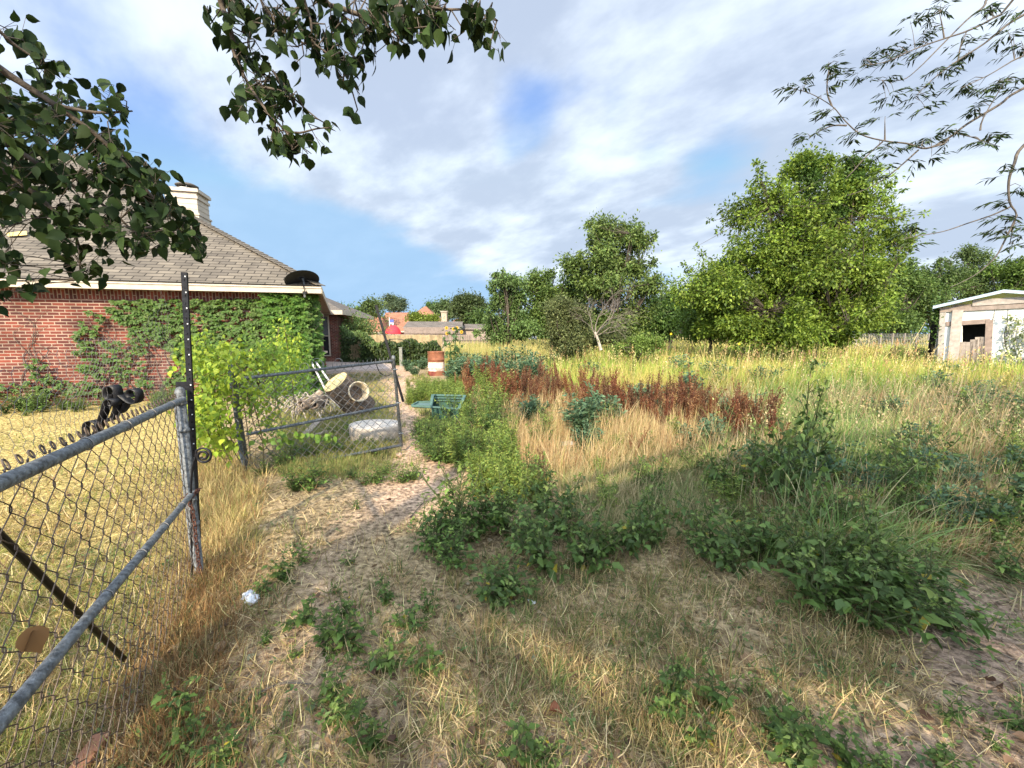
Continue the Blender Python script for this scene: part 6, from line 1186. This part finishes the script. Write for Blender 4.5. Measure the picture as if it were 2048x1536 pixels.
g.leaves(cube, P, rdir(n), rdir(n), R.uniform(.0015, .008, n)**1.0*R.choice([.6, 1, 1.7], n, p=[.6, .32, .08]), colmix([(.26, .18, .13), (.36, .28, .21), (.17, .12, .09)], n)); tag(g.build('dirt_clods', M_grass), 'small clods and grit on the bare dirt', 'dirt clods', kind='stuff')
g = Geo(); px, py, P = pixpts(2300, -200, 2500, 930, 1800, lambda px, py, x, y: (vn(x, y, 2.4, 33) > .55)*.75+.08); k_ = R.integers(3, 8, len(P)); idx = np.repeat(np.arange(len(P)), k_); n = len(idx); Q = P[idx]+R.normal(0, .016, (n, 3))*(1, 1, .3); Q[:, 2] = P[idx][:, 2]+R.uniform(.005, .05, n)
g.leaves(T_diam, Q, rdir(n, -.3, .5), R.normal(0, .4, (n, 3))+(0, 0, 1), R.uniform(.010, .030, n), colmix([(.10, .17, .05), (.14, .21, .06), (.07, .12, .04)], n)); tag(g.build('seedlings', M_leaf), 'tiny green seedlings scattered through the straw', 'seedlings', kind='stuff')
# B: short living grass + tan tufts in foreground
g = Geo()
def zB(px, py, x, y):
    b = zone_bare(px, py, x, y); c = np.clip(1.2-np.abs(px-1300)/520, 0, 1)*np.clip(1.6-np.abs(py-1180)/220, 0, 1); c = np.maximum(c, np.clip(1.2-np.hypot((px-1350)/300, (py-1430)/160), 0, 1)); c = np.maximum(c, np.clip(1.1-np.hypot((px-1680)/230, (py-1340)/120), 0, 1)*.9)
    c = np.maximum(c, .25*(px < 1200)*(py > 1050)); c = np.maximum(c, np.clip(1.1-np.abs(px-(430-(py-1100)*.35))/130, 0, 1)*.4*(py > 1050)); c = np.maximum(c, .6*(px > 1250)*(py < 1130)); return np.clip(c*(1-b*.85)*(.25+1.2*vn(x, y, 3.3, 9)), 0, 1)
px, py, P = pixpts(5200, -100, 2500, 950, 1750, zB)
hh = np.where(px < 520, .17, .17)*R.uniform(.6, 1.3, len(P)); tufts(g, P, 17, hh*.8, .75, .0034, [(.30, .24, .10), (.15, .19, .055), (.10, .155, .05), (.42, .31, .15), (.24, .16, .075)], .05, [.26, .24, .16, .20, .14], 1.2, 4)
tag(g.build('short_grass', M_grass), 'short mixed green and tan grass tufts in the foreground', 'grass', kind='stuff')
# C: brown matted grass along the fence foot
g = Geo(); s = R.uniform(-.1, 2.2, 420); P = np.stack([FA[0]+fd[0]*s+fn[0]*R.normal(.08, .14, 420), FA[1]+fd[1]*s+fn[1]*R.normal(.08, .14, 420), np.zeros(420)], 1); P[:, 2] = gz(P[:, 0], P[:, 1])
tufts(g, P, 22, np.full(420, .15), .75, .0026, [(.30, .17, .07), (.20, .11, .05), (.36, .26, .12), (.14, .13, .05)], .09, [.35, .25, .25, .15], .9)
tag(g.build('fence_grass', M_grass), 'matted brown dead grass along the foot of the near fence', 'grass', kind='stuff')
# D: golden grass by the posts
g = Geo(); px, py, P = pixpts(1500, 370, 560, 870, 1120, lambda px, py, x, y: np.clip(1.2-np.hypot((px-430)/90, (py-1000)/120), 0, 1))
tufts(g, P, 15, np.full(len(P), .19)*R.uniform(.6, 1.3, len(P)), .7, .003, [(.56, .44, .20), (.46, .34, .15), (.33, .31, .10), (.40, .23, .11)], .07, [.4, .25, .2, .15], .9); tag(g.build('golden_grass', M_grass), 'golden dry grass around the gate post', 'grass', kind='stuff')
# E: yard lawn beyond the near fence
g = Geo(); px, py, P = pixpts(60000, -700, 400, 805, 1700, lambda px, py, x, y: (px < 395-(py-1000)*.45*(py > 1000))*(.25+.9*vn(x, y, 1.9, 11))); n = len(P); a = R.uniform(0, 6.28, n); lm = R.uniform(.3, .95, n)
gr = vn(P[:, 0], P[:, 1], 1.4, 13) > .56; C = colmix([(.50, .38, .16), (.42, .31, .12), (.36, .30, .10)], n); C[gr] = colmix([(.28, .29, .07), (.36, .33, .09), (.2, .24, .06)], int(gr.sum()))
g.blades(P, R.uniform(.04, .11, n), np.stack((np.cos(a)*lm, np.sin(a)*lm, 0*a), 1), R.uniform(0, .8, n), np.maximum(.003, np.linalg.norm(P[:, :2], axis=1)*.0011), C, 2); tag(g.build('yard_lawn', M_grass), 'sunny straw coloured lawn between the near fence and the brick wall', 'lawn', kind='stuff')
# F: short grass and clover near house / patio
g = Geo(); px, py, P = pixpts(9000, 560, 860, 748, 960, lambda px, py, x, y: np.clip(1-zone_bare(px, py, x, y), .05, 1)*(.3+vn(x, y, 1.5, 15))); tufts(g, P[:2600], 12, np.full(len(P[:2600]), .13), .5, .004, [(.26, .27, .09), (.36, .31, .13), (.16, .21, .06)], .08, [.4, .3, .3]); tag(g.build('patio_grass', M_grass), 'short pale grass between the gate and the patio', 'grass', kind='stuff')
# G: dry orange straw field centre
g = Geo()
def zG(px, py, x, y): return np.clip(1.25-np.hypot((px-1190)/240, (py-870)/75), 0, 1)*(1-.95*zone_bare(px, py, x, y))*(.5+.6*vn(x, y, 2, 17))
px, py, P = pixpts(3600, 940, 1500, 795, 960, zG); tufts(g, P, 18, R.uniform(.2, .6, len(P)), .5, .005, [(.50, .36, .18), (.56, .43, .24), (.42, .26, .13), (.34, .32, .12)], .09, [.4, .3, .15, .15], .4); tag(g.build('dry_straw_grass', M_grass), 'tall dry orange straw grass in the middle of the field', 'grass', kind='stuff')
# H: pale green-tan tufts
g = Geo(); px, py, P = pixpts(2300, 1120, 1480, 880, 1090, lambda px, py, x, y: np.clip(1.3-np.hypot((px-1290)/190, (py-970)/100), 0, 1)*(.4+.8*vn(x, y, 2.2, 19))); tufts(g, P, 18, R.uniform(.12, .40, len(P)), .75, .004, [(.42, .35, .18), (.50, .40, .22), (.22, .26, .09), (.16, .22, .08)], .07, [.3, .25, .25, .2], .8); tag(g.build('pale_tuft_grass', M_grass), 'pale green and tan tufted grass right of the stone', 'grass', kind='stuff')
# I: big field grass right, near part
g = Geo()
def zI(px, py, x, y): return np.clip((px-1330-(py-790)*.45)/140, 0, 1)*(.5+.6*vn(x, y, 1.3, 21))
px, py, P = pixpts(7600, 1300, 2700, 790, 1150, zI); k = py > 1120; P = P[~k]; px = px[~k]; py = py[~k]
hN = np.interp(py, [790, 900, 1000, 1120], [.85, .7, .5, .32])*R.uniform(.7, 1.15, len(P)); br = vn(P[:, 0], P[:, 1], .9, 23)+np.clip((px-1700)/900, 0, .35)
for msk, cols, w_ in ((br < .56, [(.15, .26, .07), (.22, .32, .09), (.34, .35, .14), (.46, .38, .20)], [.38, .27, .2, .15]), (br >= .56, [(.46, .34, .18), (.36, .24, .12), (.22, .29, .09), (.54, .44, .26)], [.28, .2, .3, .22])):
    tufts(g, P[msk], 17, hN[msk], .62, .0050, cols, .14, w_, .9, 4)
px, py, P = pixpts(700, 1400, 2600, 800, 1000, zI); heads(g, px, P, R.uniform(.5, .95, len(P)), [(.50, .40, .22), (.36, .26, .14), (.34, .38, .15)])
tag(g.build('tall_field_grass', M_grass), 'tall tangled green and brown grass filling the right of the field', 'grass', kind='stuff')
# J: mid/far field
g = Geo(); px, py, P = pixpts(9000, 920, 2900, 700, 800, lambda px, py, x, y: np.clip((px-980)/60+(py < 760)*.0, 0, 1)*(px > np.interp(py, [700, 722, 745, 800], [930, 960, 1100, 1120])))
fy = vn(P[:, 0], P[:, 1], .7, 25); hJ = np.interp(py, [700, 730, 770, 800], [.85, .9, .8, .7])*R.uniform(.75, 1.2, len(P)); rad = np.interp(py, [700, 800], [.7, .22])
for msk, cols, w_ in ((fy < .5, [(.44, .41, .10), (.54, .45, .14), (.26, .36, .07), (.58, .44, .20)], [.35, .3, .2, .15]), (fy >= .5, [(.22, .34, .06), (.34, .40, .08), (.46, .42, .12)], [.4, .35, .25])):
    tufts(g, P[msk], 19, hJ[msk], .48, .006, cols, .3, w_, .8, 4, None, rad[msk])
px, py, P = pixpts(1500, 1000, 2600, 700, 800); heads(g, px, P, R.uniform(.6, 1.2, len(P)), [(.56, .44, .22), (.46, .36, .15), (.40, .24, .13), (.40, .42, .15)])
px, py, P = pixpts(500, 1000, 2400, 690, 760); tufts(g, P, 5, R.uniform(1.0, 1.5, len(P)), .25, .008, [(.56, .42, .2), (.48, .4, .14)], .3, None, .5, 4)
px, py, P = pixpts(1800, 900, 1150, 690, 745); tufts(g, P, 16, R.uniform(.8, 1.15, len(P)), .15, .006, [(.46, .40, .13), (.54, .44, .2), (.3, .33, .1)], .4, None, .3, 3)
px, py, P = pixpts(3800, 560, 2300, 681, 702); tufts(g, P, 12, np.full(len(P), .6), .2, .02, [(.42, .36, .14), (.34, .33, .10)], 1.5, None, .3, 2)
tag(g.build('meadow_grass', M_grass), 'sunlit yellow green meadow grass reaching to the treeline', 'grass', kind='stuff')
# K: long-bladed clump
jc = G(1680, 1090); jg = thing('long_grass_clump', tuple(jc), 'clump of long arching grey green blades at right', 'grass clump'); g = Geo(); n = 190; a = R.uniform(0, 6.28, n); r_ = R.random(n)**.5*.30; B = jc+np.stack((np.cos(a)*r_*1.4, np.sin(a)*r_, 0*a), 1); lm = R.uniform(.1, .75, n); la = a+R.normal(0, .5, n)
g.blades(B, R.uniform(.45, .9, n), np.stack((np.cos(la)*lm+.12, np.sin(la)*lm, 0*a), 1), R.uniform(.4, 1.5, n), R.uniform(.006, .013, n), colmix([(.18, .27, .09), (.25, .34, .12), (.40, .38, .19)], n, [.45, .35, .2]), 7); part(g, 'blades', M_grass, jg)
for (x, y, h, lb) in ((1790, 700, 1.9, 'tallest slanting dry stalk left of the white shed'), (1830, 705, 1.4, 'shorter slanting dry stalk just left of the white shed'), (1160, 1290, 0, '')):
    if h: t = thing('dry_stalk', tuple(G(x, y+60)), lb, 'stalk', 'dry stalks by the shed'); b = G(x, y+60); g = Geo(); g.tube(smooth_path([b, b+(.3, 0, h*.5), b+(.75, 0, h)], 5), np.linspace(.012, .004, 11), 4, C=(.5, .4, .18)); part(g, 'stem', M_attr, t)
